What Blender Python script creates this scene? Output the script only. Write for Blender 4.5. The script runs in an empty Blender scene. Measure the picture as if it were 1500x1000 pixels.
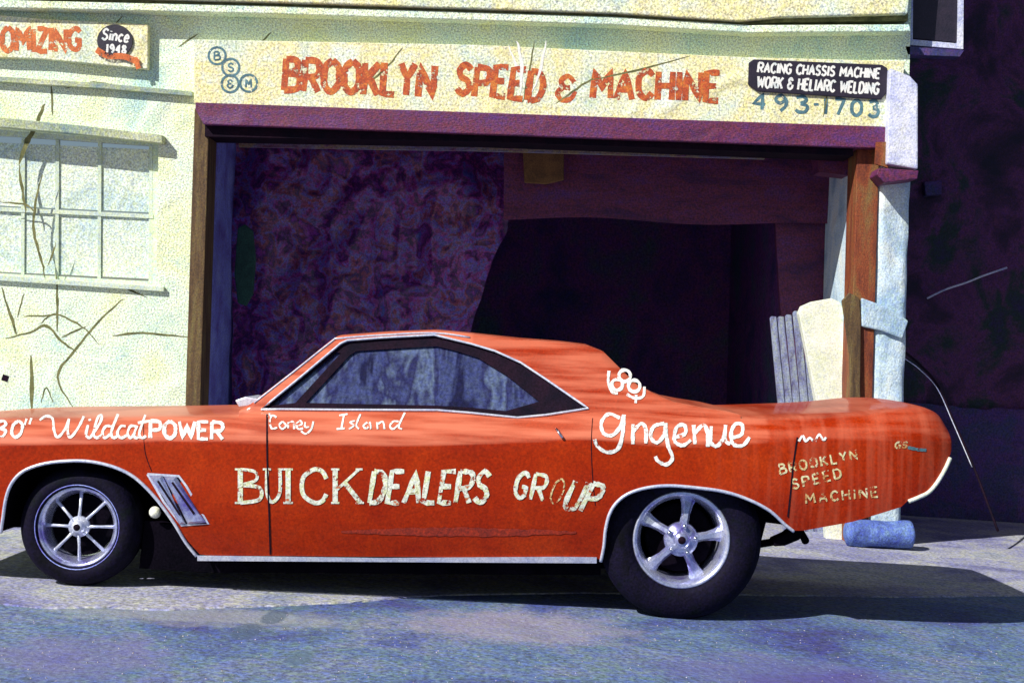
import bpy, bmesh, math, random
from mathutils import Vector, Matrix, noise as mnoise
random.seed(7)
S = bpy.context.scene
COL = S.collection
# ------------------------------------------------------------------ camera, sky, sun, exposure
H = 1.26; FPX = 2100.0; PITCH = math.atan(16/2100.0); ROLL = math.radians(1.7)
cam = bpy.data.objects.new('camera', bpy.data.cameras.new('camera'))
COL.objects.link(cam)
Fv = Vector((0, math.cos(PITCH), math.sin(PITCH))); R0 = Vector((1, 0, 0)); U0 = Vector((0, -math.sin(PITCH), math.cos(PITCH)))
Rv = R0*math.cos(ROLL) + U0*math.sin(ROLL); Uv = -R0*math.sin(ROLL) + U0*math.cos(ROLL)
m = Matrix.Identity(4)
for i in range(3):
    m[i][0] = Rv[i]; m[i][1] = Uv[i]; m[i][2] = -Fv[i]
m[0][3], m[1][3], m[2][3] = 0, 0, H
cam.matrix_world = m
cam.data.sensor_width = 36; cam.data.lens = 36*FPX/1500; cam.data.clip_start = .05; cam.data.clip_end = 3000
S.camera = cam
SUN = Vector((-.90, -.85, 1.02)).normalized()
W = bpy.data.worlds.new('World'); S.world = W; W.use_nodes = True
nt = W.node_tree; bg = nt.nodes['Background']
sky = nt.nodes.new('ShaderNodeTexSky'); sky.sky_type = 'NISHITA'; sky.sun_disc = False
sky.sun_elevation = math.asin(SUN.z); sky.sun_rotation = math.atan2(SUN.x, SUN.y) % (2*math.pi)
nt.links.new(sky.outputs[0], bg.inputs[0]); bg.inputs[1].default_value = .052
sl = bpy.data.lights.new('sun', 'SUN'); sl.energy = 4.9; sl.angle = math.radians(.5); sl.color = (1, .965, .91)
so = bpy.data.objects.new('sun', sl); COL.objects.link(so); so.rotation_euler = SUN.to_track_quat('Z', 'Y').to_euler(); so.location = (-9, -9, 12)
S.view_settings.view_transform = 'Standard'; S.view_settings.look = 'None'; S.view_settings.exposure = .25; S.view_settings.gamma = 1
S.view_settings.use_curve_mapping = False

def U(px, py, Y):
    d = Fv + Rv*((px-750)/FPX) + Uv*((500-py)/FPX)
    return Vector((0, 0, H)) + d*(Y/d.y)
def gz(x): return -.019*x - .016*(math.sqrt(x*x+.25)+x)/2 + .003
YW = 10.8          # front plane of the garage
# ------------------------------------------------------------------ materials
def mat(name, cols, rough=.7, metal=0, scale=4, speck=.25, sscale=90, bump=.2, bscale=60, coat=0, stretch=(1, 1, 1), rot=0, sat=0, spec=.5, detail=6, big=None, crease=0):
    """cols: list of linear colours laid out over a noise; speck: fine grain; sat: chroma grain"""
    M = bpy.data.materials.new(name); M.use_nodes = True
    n = M.node_tree.nodes; l = M.node_tree.links; b = n['Principled BSDF']
    tc = n.new('ShaderNodeTexCoord'); mp = n.new('ShaderNodeMapping'); mp.inputs['Scale'].default_value = stretch; mp.inputs['Rotation'].default_value = (0, rot, 0)
    l.new(tc.outputs['Object'], mp.inputs[0])
    a = n.new('ShaderNodeTexNoise'); a.inputs['Scale'].default_value = scale; a.inputs['Detail'].default_value = detail; a.inputs['Roughness'].default_value = .62
    a.inputs['Distortion'].default_value = .4
    l.new(mp.outputs[0], a.inputs['Vector'])
    r = n.new('ShaderNodeValToRGB'); el = r.color_ramp.elements
    k = len(cols)
    if k == 1: cols = cols*2; k = 2
    for i, c in enumerate(cols):
        p = .34 + .32*i/(k-1)
        if i < 2: el[i].position = p; el[i].color = (*c, 1)
        else:
            e = el.new(p); e.color = (*c, 1)
    l.new(a.outputs['Fac'], r.inputs[0]); col = r.outputs[0]
    s = n.new('ShaderNodeTexNoise'); s.inputs['Scale'].default_value = sscale; s.inputs['Detail'].default_value = 3; s.inputs['Roughness'].default_value = .7
    l.new(tc.outputs['Object'], s.inputs['Vector'])
    if speck:
        mr = n.new('ShaderNodeMapRange'); mr.inputs[1].default_value = .32; mr.inputs[2].default_value = .68
        mr.inputs[3].default_value = 1-speck*1.25; mr.inputs[4].default_value = 1+speck*.9
        l.new(s.outputs['Fac'], mr.inputs[0])
        mx = n.new('ShaderNodeVectorMath'); mx.operation = 'SCALE'
        l.new(col, mx.inputs[0]); l.new(mr.outputs[0], mx.inputs['Scale']); col = mx.outputs[0]
    if sat:
        s2 = n.new('ShaderNodeTexNoise'); s2.inputs['Scale'].default_value = sscale*.6; s2.inputs['Detail'].default_value = 2
        l.new(tc.outputs['Object'], s2.inputs['Vector'])
        m2 = n.new('ShaderNodeMix'); m2.data_type = 'RGBA'; m2.blend_type = 'OVERLAY'; m2.inputs['Factor'].default_value = sat
        g = n.new('ShaderNodeValToRGB'); g.color_ramp.elements[0].position = .35; g.color_ramp.elements[0].color = (.30, .38, .85, 1)
        g.color_ramp.elements[1].position = .65; g.color_ramp.elements[1].color = (.66, .74, .22, 1)
        e = g.color_ramp.elements.new(.5); e.color = (.5, .5, .5, 1)
        l.new(s2.outputs['Fac'], g.inputs[0]); l.new(col, m2.inputs['A']); l.new(g.outputs[0], m2.inputs['B']); col = m2.outputs['Result']
    l.new(col, b.inputs['Base Color'])
    b.inputs['Roughness'].default_value = rough; b.inputs['Metallic'].default_value = metal
    b.inputs['Coat Weight'].default_value = coat; b.inputs['Coat Roughness'].default_value = .08
    b.inputs['Specular IOR Level'].default_value = spec
    h = None
    if bump:
        bn = n.new('ShaderNodeTexNoise'); bn.inputs['Scale'].default_value = bscale; bn.inputs['Detail'].default_value = 5
        l.new(mp.outputs[0], bn.inputs['Vector']); bp = n.new('ShaderNodeBump'); bp.inputs['Strength'].default_value = bump; bp.inputs['Distance'].default_value = .01
        l.new(bn.outputs['Fac'], bp.inputs['Height']); h = bp.outputs[0]
    if crease:
        vo = n.new('ShaderNodeTexNoise'); vo.inputs['Scale'].default_value = 2.2; vo.inputs['Detail'].default_value = 7; vo.inputs['Distortion'].default_value = 1.6
        try: vo.noise_type = 'RIDGED_MULTIFRACTAL'
        except Exception: pass
        l.new(tc.outputs['Object'], vo.inputs['Vector'])
        b2 = n.new('ShaderNodeBump'); b2.inputs['Strength'].default_value = crease; b2.inputs['Distance'].default_value = .03
        l.new(vo.outputs['Fac'], b2.inputs['Height'])
        if h: l.new(h, b2.inputs['Normal'])
        h = b2.outputs[0]
    if h: l.new(h, b.inputs['Normal'])
    return M
M = {}
M['wall'] = mat('wall_stucco', [(.54, .76, .68), (.72, .88, .68), (.84, .94, .72), (.84, .91, .56), (.68, .87, .70)], .9, scale=1.3, speck=.52, sscale=85, bump=.7, bscale=60, sat=.32, crease=.45, detail=9)
M['wall2'] = mat('trim_stucco', [(.24, .34, .32), (.44, .48, .30), (.66, .68, .46)], .9, scale=2, speck=.42, sscale=80, bump=.4, sat=.3)
M['sash'] = mat('sash_paint', [(.50, .60, .50), (.68, .76, .58)], .7, scale=5, speck=.25, sscale=80, sat=.3)
M['pane'] = mat('painted_pane', [(.50, .64, .62), (.68, .78, .66), (.78, .84, .66)], .8, scale=3, speck=.42, sscale=80, bump=.4, sat=.35, crease=.3)
M['board'] = mat('sign_board', [(.56, .68, .54), (.80, .84, .62), (.86, .78, .40), (.80, .85, .70)], .75, scale=1.8, speck=.5, sscale=60, bump=.5, bscale=50, sat=.3, crease=.7)
M['redtxt'] = mat('red_sign_paint', [(.30, .035, .01), (.52, .085, .02), (.66, .2, .03)], .7, scale=14, speck=.35, sscale=80, sat=.25)
M['oratxt'] = mat('orange_sign_paint', [(.50, .09, .02), (.75, .2, .04)], .7, scale=10, speck=.3, sscale=80)
M['carwhite'] = mat('car_lettering', [(.58, .62, .60), (.82, .82, .76), (.86, .84, .78)], .5, scale=14, speck=.3, sscale=110)
M['blutxt'] = mat('blue_sign_paint', [(.03, .09, .13), (.12, .26, .30)], .7, scale=14, speck=.3)
M['blackbd'] = mat('black_sign_paint', [(.008, .006, .02), (.02, .012, .03)], .6, scale=10, speck=.3)
M['whitetxt'] = mat('white_lettering', [(.60, .66, .66), (.85, .84, .78), (.88, .86, .8)], .5, scale=14, speck=.2, sscale=110)
M['worntxt'] = mat('worn_lettering', [(.50, .10, .02), (.55, .62, .50), (.80, .82, .74), (.60, .64, .30), (.74, .80, .80)], .55, scale=26, speck=.25, sscale=110)
M['goldtxt'] = mat('gold_lettering', [(.50, .16, .03), (.66, .58, .28), (.75, .72, .5)], .5, scale=30, speck=.3, sscale=120)
M['brown'] = mat('frame_wood', [(.045, .022, .010), (.11, .06, .022), (.17, .12, .04)], .75, scale=3, speck=.35, sscale=90, bump=.4, stretch=(6, 6, .6), sat=.25)
M['rust'] = mat('rust_wood', [(.10, .016, .008), (.24, .05, .012), (.20, .12, .035)], .75, scale=2.5, speck=.35, sscale=90, bump=.4, stretch=(3, 3, .7), sat=.25)
M['maroon'] = mat('maroon_paint', [(.06, .008, .07), (.14, .018, .07), (.11, .022, .13)], .6, scale=3, speck=.5, sscale=70, bump=.5, stretch=(.7, 1, 2), sat=.45, crease=.5)
M['tarp'] = mat('purple_plastic', [(.06, .06, .30), (.17, .02, .20), (.03, .012, .08), (.27, .03, .22), (.12, .11, .42), (.26, .05, .10), (.04, .02, .12), (.22, .03, .26)], .3, scale=4.2, speck=.5, sscale=70, bump=.5, bscale=9, sat=.35, detail=12, crease=.7, spec=.45)
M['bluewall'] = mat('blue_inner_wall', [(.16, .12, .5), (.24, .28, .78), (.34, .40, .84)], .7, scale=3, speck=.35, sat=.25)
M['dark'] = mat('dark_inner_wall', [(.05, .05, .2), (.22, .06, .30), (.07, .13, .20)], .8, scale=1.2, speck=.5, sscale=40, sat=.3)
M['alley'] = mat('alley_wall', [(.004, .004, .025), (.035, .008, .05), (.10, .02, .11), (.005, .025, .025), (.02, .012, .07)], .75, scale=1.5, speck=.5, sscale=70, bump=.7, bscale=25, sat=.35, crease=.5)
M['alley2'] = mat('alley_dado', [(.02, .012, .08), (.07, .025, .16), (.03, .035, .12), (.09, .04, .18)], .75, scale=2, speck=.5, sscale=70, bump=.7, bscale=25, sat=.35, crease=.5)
M['lav'] = mat('lavender_stucco', [(.34, .36, .62), (.62, .64, .82), (.74, .74, .82)], .85, scale=4, speck=.25, sscale=80, bump=.5, sat=.25, crease=.4)
M['pier'] = mat('pier_stucco', [(.30, .44, .58), (.56, .68, .76), (.74, .78, .74)], .85, scale=3.5, speck=.28, sscale=80, bump=.6, sat=.25, crease=.6, stretch=(1, 1, .6))
M['slab'] = mat('white_slab', [(.62, .66, .52), (.84, .84, .72)], .8, scale=4, speck=.22, sscale=80, bump=.4, sat=.2, crease=.3)
M['greyb'] = mat('grey_boards', [(.08, .07, .16), (.22, .24, .36), (.30, .34, .40)], .7, scale=3, speck=.35, sscale=80, bump=.5, stretch=(7, 7, .6), sat=.25)
M['road'] = mat('asphalt', [(.055, .06, .23), (.08, .12, .28), (.11, .18, .31), (.16, .20, .33), (.07, .10, .28)], .9, scale=1.1, speck=.5, sscale=46, bump=.9, bscale=35, sat=.4, detail=10, crease=.5)
M['apron'] = mat('concrete', [(.17, .17, .33), (.30, .30, .44), (.42, .42, .44), (.26, .29, .38)], .9, scale=1.4, speck=.48, sscale=46, bump=.8, bscale=30, sat=.3, detail=9, crease=.3)
M['pinkp'] = mat('pink_patch', [(.20, .25, .40), (.34, .29, .38), (.42, .35, .38), (.24, .28, .40)], .9, scale=5, speck=.5, sscale=45, bump=.9, bscale=30, sat=.3)
M['patch'] = mat('dark_patch', [(.09, .14, .20), (.14, .19, .27)], .85, scale=5, speck=.4, sscale=45, bump=.7, bscale=30, sat=.2)
M['chrome'] = mat('chrome', [(.70, .72, .80), (.86, .86, .9)], .18, 1, scale=8, speck=.12, bump=.1, bscale=20)
M['silver'] = mat('silver_trim', [(.55, .6, .8), (.82, .84, .9)], .3, .35, scale=12, speck=.2, bump=.1)
M['rim'] = mat('polished_rim', [(.24, .2, .62), (.62, .66, .92), (.86, .86, .94)], .24, .75, scale=9, speck=.2, bump=.15, bscale=16)
M['tyre'] = mat('tyre_rubber', [(.002, .002, .005), (.006, .004, .018), (.003, .005, .008)], .75, scale=8, speck=.5, sscale=90, bump=.3, sat=.2, spec=.12)
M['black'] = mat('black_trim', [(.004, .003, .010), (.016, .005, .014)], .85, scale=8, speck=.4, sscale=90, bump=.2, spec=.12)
M['under'] = mat('under_black', [(.003, .003, .005), (.007, .005, .010)], 1, scale=6, speck=.3, spec=0)
M['innerb'] = mat('inner_board_paint', [(.20, .05, .10), (.22, .22, .34), (.34, .28, .16), (.24, .10, .22)], .7, scale=3, speck=.4, sscale=80, stretch=(1, 1, 4), sat=.3)
M['blue'] = mat('blue_canvas', [(.05, .08, .32), (.09, .15, .44), (.16, .26, .54)], .8, scale=9, speck=.4, sscale=80, bump=.6, sat=.25)
M['green'] = mat('green_cloth', [(.008, .045, .04), (.02, .09, .07)], .85, scale=9, speck=.4, sscale=80, bump=.5)
M['seat'] = mat('seat_vinyl', [(.03, .02, .07), (.07, .05, .14)], .5, scale=6, speck=.2)
M['dark_line'] = mat('dark_line_paint', [(.08, .09, .03), (.24, .23, .09)], .95, scale=14, speck=.3)
M['pale_line'] = mat('pale_line_paint', [(.8, .8, .74), (.88, .88, .84)], .8, scale=14, speck=.15)
M['ochre'] = mat('ochre_board', [(.10, .045, .012), (.22, .11, .03)], .7, scale=8, speck=.35)

def chip(Mt, sc, lo):
    n = Mt.node_tree.nodes; l = Mt.node_tree.links; b = n['Principled BSDF']; o = n['Material Output']
    tc = n.new('ShaderNodeTexCoord'); z = n.new('ShaderNodeTexNoise'); z.inputs['Scale'].default_value = sc; z.inputs['Detail'].default_value = 7; z.inputs['Roughness'].default_value = .75
    l.new(tc.outputs['Object'], z.inputs['Vector']); mr = n.new('ShaderNodeMapRange'); mr.inputs[1].default_value = lo; mr.inputs[2].default_value = lo+.05
    l.new(z.outputs['Fac'], mr.inputs[0]); t = n.new('ShaderNodeBsdfTransparent'); mx = n.new('ShaderNodeMixShader')
    l.new(mr.outputs[0], mx.inputs[0]); l.new(t.outputs[0], mx.inputs[1]); l.new(b.outputs[0], mx.inputs[2]); l.new(mx.outputs[0], o.inputs[0])
chip(M['carwhite'], 22, .37); chip(M['worntxt'], 20, .39); chip(M['goldtxt'], 26, .45); chip(M['redtxt'], 14, .40); chip(M['oratxt'], 14, .41); chip(M['blutxt'], 18, .38)
def car_paint():
    P = mat('orange_red_paint', [(.28, .015, .0005), (.33, .021, .0006), (.38, .030, .0015)], .42, scale=3, speck=.22, sscale=85, bump=.07, bscale=25, coat=.22, sat=.25, spec=.10)
    n = P.node_tree.nodes; l = P.node_tree.links; b = n['Principled BSDF']
    src = b.inputs['Base Color'].links[0].from_socket
    tc = n.new('ShaderNodeTexCoord')
    # sky reflection painted in as a paler band above the body crease (vertex attribute 'fade'), with long vertical streaks of wear
    at = n.new('ShaderNodeAttribute'); at.attribute_name = 'sky_tint'
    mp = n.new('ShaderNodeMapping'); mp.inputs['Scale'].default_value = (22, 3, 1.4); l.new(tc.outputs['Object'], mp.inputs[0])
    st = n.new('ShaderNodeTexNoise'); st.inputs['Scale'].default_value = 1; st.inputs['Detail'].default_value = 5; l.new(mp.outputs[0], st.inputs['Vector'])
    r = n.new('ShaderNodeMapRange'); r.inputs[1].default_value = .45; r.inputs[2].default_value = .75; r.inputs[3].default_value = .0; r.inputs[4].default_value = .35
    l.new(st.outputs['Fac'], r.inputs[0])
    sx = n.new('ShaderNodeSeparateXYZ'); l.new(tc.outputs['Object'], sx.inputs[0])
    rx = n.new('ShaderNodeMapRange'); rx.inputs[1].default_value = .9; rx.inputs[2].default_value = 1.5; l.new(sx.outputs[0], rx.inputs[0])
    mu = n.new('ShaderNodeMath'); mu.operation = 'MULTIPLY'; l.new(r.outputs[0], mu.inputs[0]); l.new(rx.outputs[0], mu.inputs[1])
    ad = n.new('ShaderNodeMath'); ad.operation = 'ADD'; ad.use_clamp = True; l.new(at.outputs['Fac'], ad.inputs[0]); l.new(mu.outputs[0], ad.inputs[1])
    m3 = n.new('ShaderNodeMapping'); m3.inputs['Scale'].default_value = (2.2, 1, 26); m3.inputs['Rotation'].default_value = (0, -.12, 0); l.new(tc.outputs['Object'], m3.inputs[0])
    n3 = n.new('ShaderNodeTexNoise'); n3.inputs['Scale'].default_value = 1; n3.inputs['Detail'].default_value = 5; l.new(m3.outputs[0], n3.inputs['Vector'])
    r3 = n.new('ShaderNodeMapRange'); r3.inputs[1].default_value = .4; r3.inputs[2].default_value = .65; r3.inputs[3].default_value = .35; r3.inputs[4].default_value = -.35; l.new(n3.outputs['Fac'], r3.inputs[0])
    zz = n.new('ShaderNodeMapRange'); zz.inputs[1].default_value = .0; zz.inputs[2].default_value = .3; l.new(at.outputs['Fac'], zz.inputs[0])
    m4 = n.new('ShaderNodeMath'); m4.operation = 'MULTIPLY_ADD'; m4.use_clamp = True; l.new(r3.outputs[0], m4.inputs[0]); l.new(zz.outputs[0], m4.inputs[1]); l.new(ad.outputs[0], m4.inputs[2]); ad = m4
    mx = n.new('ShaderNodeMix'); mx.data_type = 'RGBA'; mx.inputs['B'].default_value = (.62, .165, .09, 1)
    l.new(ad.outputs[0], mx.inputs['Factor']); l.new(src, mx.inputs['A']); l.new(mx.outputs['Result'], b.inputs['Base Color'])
    return P
M['paint'] = car_paint()
def glass_mat(name, cols, op=.6):
    G = mat(name, cols, .12, scale=3.2, speck=.35, sscale=70, bump=.25, bscale=8, coat=.3, stretch=(2.0, 1, .55), rot=.5, sat=.2, detail=3)
    n = G.node_tree.nodes; l = G.node_tree.links; b = n['Principled BSDF']; o = n['Material Output']
    t = n.new('ShaderNodeBsdfTransparent'); t.inputs[0].default_value = (.35, .4, .7, 1)
    mx = n.new('ShaderNodeMixShader'); mx.inputs[0].default_value = op
    l.new(t.outputs[0], mx.inputs[1]); l.new(b.outputs[0], mx.inputs[2]); l.new(mx.outputs[0], o.inputs[0])
    return G
M['glass'] = glass_mat('reflection_glass', [(.02, .02, .07), (.08, .10, .24), (.035, .035, .12), (.16, .21, .34), (.05, .06, .18)], .66)  # streaky blues paint reflections into the side glass
M['wshield'] = glass_mat('windshield_glass', [(.05, .06, .2), (.1, .14, .3)], .3)

# ------------------------------------------------------------------ object helpers
ORI = {}
def thing(name, label, cat, loc=(0, 0, 0), group=None):
    o = bpy.data.objects.new(name, None); COL.objects.link(o); o.location = loc; o.empty_display_size = .1
    o['label'] = label; o['category'] = cat
    if group: o['group'] = group
    ORI[o.name] = Vector(loc); return o
def mk(name, vs, fs, mt, parent=None, smooth=False, kind=None, label=None, origin=None, bevel=0):
    """vs are world coordinates; the mesh is stored relative to its thing's origin"""
    off = ORI[parent.name] if parent else Vector(origin or (0, 0, 0))
    me = bpy.data.meshes.new(name); me.from_pydata([tuple(Vector(v)-off) for v in vs], [], fs)
    bm = bmesh.new(); bm.from_mesh(me); bmesh.ops.remove_doubles(bm, verts=bm.verts, dist=1e-6)
    bmesh.ops.recalc_face_normals(bm, faces=bm.faces); bm.to_mesh(me); bm.free()
    me.materials.append(M[mt] if isinstance(mt, str) else mt)
    if smooth: me.polygons.foreach_set('use_smooth', [True]*len(me.polygons))
    o = bpy.data.objects.new(name, me); COL.objects.link(o)
    if parent: o.parent = parent; ORI[o.name] = off
    else: o.location = off; ORI[o.name] = off
    if kind: o['kind'] = kind
    if label: o['label'] = label
    if bevel:
        b = o.modifiers.new('bevel', 'BEVEL'); b.width = bevel; b.segments = 2; b.limit_method = 'ANGLE'
    return o
def box(x0, x1, y0, y1, z0, z1):
    v = [(x, y, z) for x in (x0, x1) for y in (y0, y1) for z in (z0, z1)]
    return v, [(0, 1, 3, 2), (4, 6, 7, 5), (0, 4, 5, 1), (2, 3, 7, 6), (0, 2, 6, 4), (1, 5, 7, 3)]
def join(parts):
    V = []; F = []
    for v, f in parts:
        k = len(V); V += list(v); F += [tuple(i+k for i in q) for q in f]
    return V, F
def fill2d(loops):
    """triangulate an outline with holes; loops of (a,b); returns pts, tris"""
    bm = bmesh.new(); es = []
    for lp in loops:
        vs = [bm.verts.new((a, b, 0)) for a, b in lp]
        es += [bm.edges.new((vs[i], vs[(i+1) % len(vs)])) for i in range(len(vs))]
    bmesh.ops.triangle_fill(bm, use_beauty=True, use_dissolve=False, edges=es)
    bm.verts.index_update()
    P = [(v.co.x, v.co.y) for v in bm.verts]; T = [tuple(v.index for v in f.verts) for f in bm.faces]; bm.free(); return P, T
def prismXZ(loops, y0, y1):
    """extrude (x,z) outline with holes from y0 to y1"""
    P, T = fill2d(loops); n = len(P)
    V = [(a, y0, b) for a, b in P] + [(a, y1, b) for a, b in P]
    Fs = list(T) + [tuple(i+n for i in reversed(t)) for t in T]
    k = 0
    for lp in loops:
        L = len(lp)
        for i in range(L):
            a = k+i; b = k+(i+1) % L; Fs.append((a, b, b+n, a+n))
        k += L
    return V, Fs
def prism(px, Yf, Yb, holes=()):
    """outline given where the photograph shows it on plane Yf, extruded straight back to Yb"""
    f = lambda lp: [(U(a, b, Yf).x, U(a, b, Yf).z) for a, b in lp]
    return prismXZ([f(px)] + [f(h) for h in holes], Yf, Yb)
def tube(pts, r, seg=8, closed=False):
    pts = [Vector(p) for p in pts]; n = len(pts); V = []; Fs = []
    rr = r if isinstance(r, (list, tuple)) else [r]*n
    up = Vector((0, 0, 1)); prev = None
    for i, p in enumerate(pts):
        a = pts[(i-1) % n] if (closed or i) else p; b = pts[(i+1) % n] if (closed or i < n-1) else p
        t = (b-a).normalized()
        if prev is None:
            x = t.cross(up); x = x if x.length > .1 else t.cross(Vector((1, 0, 0)))
        else: x = prev - t*prev.dot(t)
        x.normalize(); prev = x; y = t.cross(x)
        for k in range(seg):
            an = 2*math.pi*k/seg; V.append(p + (x*math.cos(an)+y*math.sin(an))*rr[i])
    m_ = n if closed else n-1
    for i in range(m_):
        for k in range(seg):
            a = i*seg+k; b = i*seg+(k+1) % seg; c = ((i+1) % n)*seg+(k+1) % seg; d = ((i+1) % n)*seg+k
            Fs.append((a, b, c, d))
    if not closed:
        Fs.append(tuple(range(seg))[::-1]); Fs.append(tuple((n-1)*seg+k for k in range(seg)))
    return V, Fs
def lathe(prof, c, seg=64, sgn=1):
    """profile (r, y) turned about the y axis through c"""
    V = []; Fs = []; n = len(prof)
    for k in range(seg):
        a = 2*math.pi*k/seg
        for r, y in prof: V.append((c[0]+r*math.cos(a), c[1]+y*sgn, c[2]+r*math.sin(a)))
    for k in range(seg):
        for i in range(n-1):
            a = k*n+i; b = ((k+1) % seg)*n+i; Fs.append((a, a+1, b+1, b))
    return V, Fs
def cat(pts, n=6, closed=False):
    """Catmull-Rom through 2-D or 3-D points"""
    P = [Vector(p) for p in pts]; out = []; L = len(P)
    rng = range(L) if closed else range(L-1)
    for i in rng:
        p0 = P[(i-1) % L] if (closed or i) else P[0]; p1 = P[i]; p2 = P[(i+1) % L]; p3 = P[(i+2) % L] if (closed or i < L-2) else P[-1]
        for k in range(n):
            t = k/n
            out.append(.5*((2*p1)+(p2-p0)*t+(2*p0-5*p1+4*p2-p3)*t*t+(3*p1-p0-3*p2+p3)*t**3))
    if not closed: out.append(P[-1])
    return out
CNT = [0]
def ribbon(strokes, mapper, w, taper=False, jit=0.0):
    """brush strokes given as outlines on the photograph, laid on a surface by mapper(px,py,lift)"""
    V = []; Fs = []
    for st in strokes:
        ww = w
        if isinstance(st, tuple): st, ww = st
        pts = [Vector((p[0], p[1])) for p in st]; n = len(pts); base = len(V); CNT[0] = (CNT[0]+1) % 12
        for i, p in enumerate(pts):
            a = pts[max(i-1, 0)]; b = pts[min(i+1, n-1)]; t = (b-a)
            t = t.normalized() if t.length > 1e-6 else Vector((1, 0)); nn = Vector((-t.y, t.x))
            h = ww/2
            if taper: h *= .25+.75*math.sin(math.pi*min(max(i/(n-1), .0), 1))
            if jit: h *= 1+random.uniform(-jit, jit)
            lift = .0008+CNT[0]*.00014+i*.000012
            V.append(mapper(p.x+nn.x*h, p.y+nn.y*h, lift)); V.append(mapper(p.x-nn.x*h, p.y-nn.y*h, lift))
        for i in range(n-1):
            k = base+2*i; Fs.append((k, k+1, k+3, k+2))
    return V, Fs
# stroke font, unit box, y up;  'c' = curved
G = {
 'A': (.85, [[(0, 0), (.5, 1), (1, 0)], [(.2, .36), (.8, .36)]]),
 'B': (.75, [[(0, 0), (0, 1)], 'c', [(0, 1), (.75, .95), (.8, .66), (.1, .53)], 'c', [(.1, .53), (.95, .48), (.95, .08), (0, 0)]]),
 'C': (.75, ['c', [(1, .82), (.6, 1), (.1, .8), (0, .5), (.12, .18), (.6, 0), (1, .2)]]),
 'D': (.75, [[(0, 0), (0, 1)], 'c', [(0, 1), (.7, .92), (1, .5), (.7, .07), (0, 0)]]),
 'E': (.68, [[(1, 1), (0, 1), (0, 0), (1, 0)], [(0, .52), (.8, .52)]]),
 'G': (.8, ['c', [(1, .82), (.6, 1), (.1, .8), (0, .5), (.12, .18), (.6, 0), (.95, .15)], [(.95, .12), (.95, .45), (.55, .45)]]),
 'H': (.75, [[(0, 0), (0, 1)], [(1, 0), (1, 1)], [(0, .5), (1, .5)]]),
 'I': (.12, [[(.5, 0), (.5, 1)]]),
 'K': (.75, [[(0, 0), (0, 1)], [(1, 1), (.05, .45)], [(.3, .6), (1, 0)]]),
 'L': (.62, [[(0, 1), (0, 0), (1, 0)]]),
 'M': (.95, [[(0, 0), (.08, 1), (.5, .3), (.92, 1), (1, 0)]]),
 'N': (.78, [[(0, 0), (0, 1), (1, 0), (1, 1)]]),
 'O': (.8, ['c', [(.5, 1), (.08, .8), (0, .5), (.08, .2), (.5, 0), (.92, .2), (1, .5), (.92, .8), (.5, 1)]]),
 'P': (.72, [[(0, 0), (0, 1)], 'c', [(0, 1), (.8, .96), (1, .74), (.8, .5), (0, .46)]]),
 'R': (.78, [[(0, 0), (0, 1)], 'c', [(0, 1), (.8, .96), (1, .74), (.8, .5), (0, .46)], [(.45, .46), (1, 0)]]),
 'S': (.7, ['c', [(.95, .84), (.5, 1), (.08, .8), (.25, .57), (.75, .45), (.95, .2), (.5, 0), (0, .16)]]),
 'T': (.7, [[(0, 1), (1, 1)], [(.5, 1), (.5, 0)]]),
 'U': (.75, ['c', [(0, 1), (0, .35), (.2, .04), (.8, .04), (1, .35), (1, 1)]]),
 'W': (1.1, [[(0, 1), (.25, 0), (.5, .8), (.75, 0), (1, 1)]]),
 'Y': (.75, [[(0, 1), (.5, .5), (1, 1)], [(.5, .5), (.5, 0)]]),
 'Z': (.72, [[(0, 1), (1, 1), (0, 0), (1, 0)]]),
 '&': (.8, ['c', [(.9, .75), (.5, 1), (.12, .8), (.35, .55), (.7, .52)], 'c', [(.35, .55), (0, .3), (.35, 0), (.85, .1), (1, .4)]]),
 '0': (.65, ['c', [(.5, 1), (.05, .75), (.05, .25), (.5, 0), (.95, .25), (.95, .75), (.5, 1)]]),
 '1': (.2, [[(.1, .8), (.5, 1), (.5, 0)]]),
 '3': (.62, ['c', [(0, .9), (.6, 1), (.9, .76), (.4, .54)], 'c', [(.4, .54), (1, .4), (.85, .05), (.3, 0), (0, .14)]]),
 '4': (.65, [[(.75, 0), (.75, 1), (0, .35), (1, .35)]]),
 '7': (.62, [[(0, 1), (1, 1), (.35, 0)]]),
 '8': (.65, ['c', [(.5, 1), (.1, .78), (.5, .54), (.95, .25), (.5, 0), (.05, .25), (.5, .54), (.9, .78), (.5, 1)]]),
 '9': (.65, ['c', [(.95, .7), (.5, 1), (.05, .72), (.45, .48), (.95, .7), (.9, .3), (.5, 0)]]),
 '-': (.5, [[(0, .5), (1, .5)]]),
 ' ': (.42, []),
 'i': (.1, [[(.5, 0), (.5, .6)], [(.5, .78), (.5, .86)]]),
 'n': (.5, [[(0, 0), (0, .6)], 'c', [(0, .4), (.5, .62), (1, .45), (1, 0)]]),
 'c': (.5, ['c', [(1, .5), (.5, .62), (0, .3), (.5, 0), (1, .1)]]),
 'e': (.5, ['c', [(0, .32), (1, .36), (.6, .64), (.05, .4), (.2, .04), (.7, 0), (1, .12)]]),
}
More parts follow.
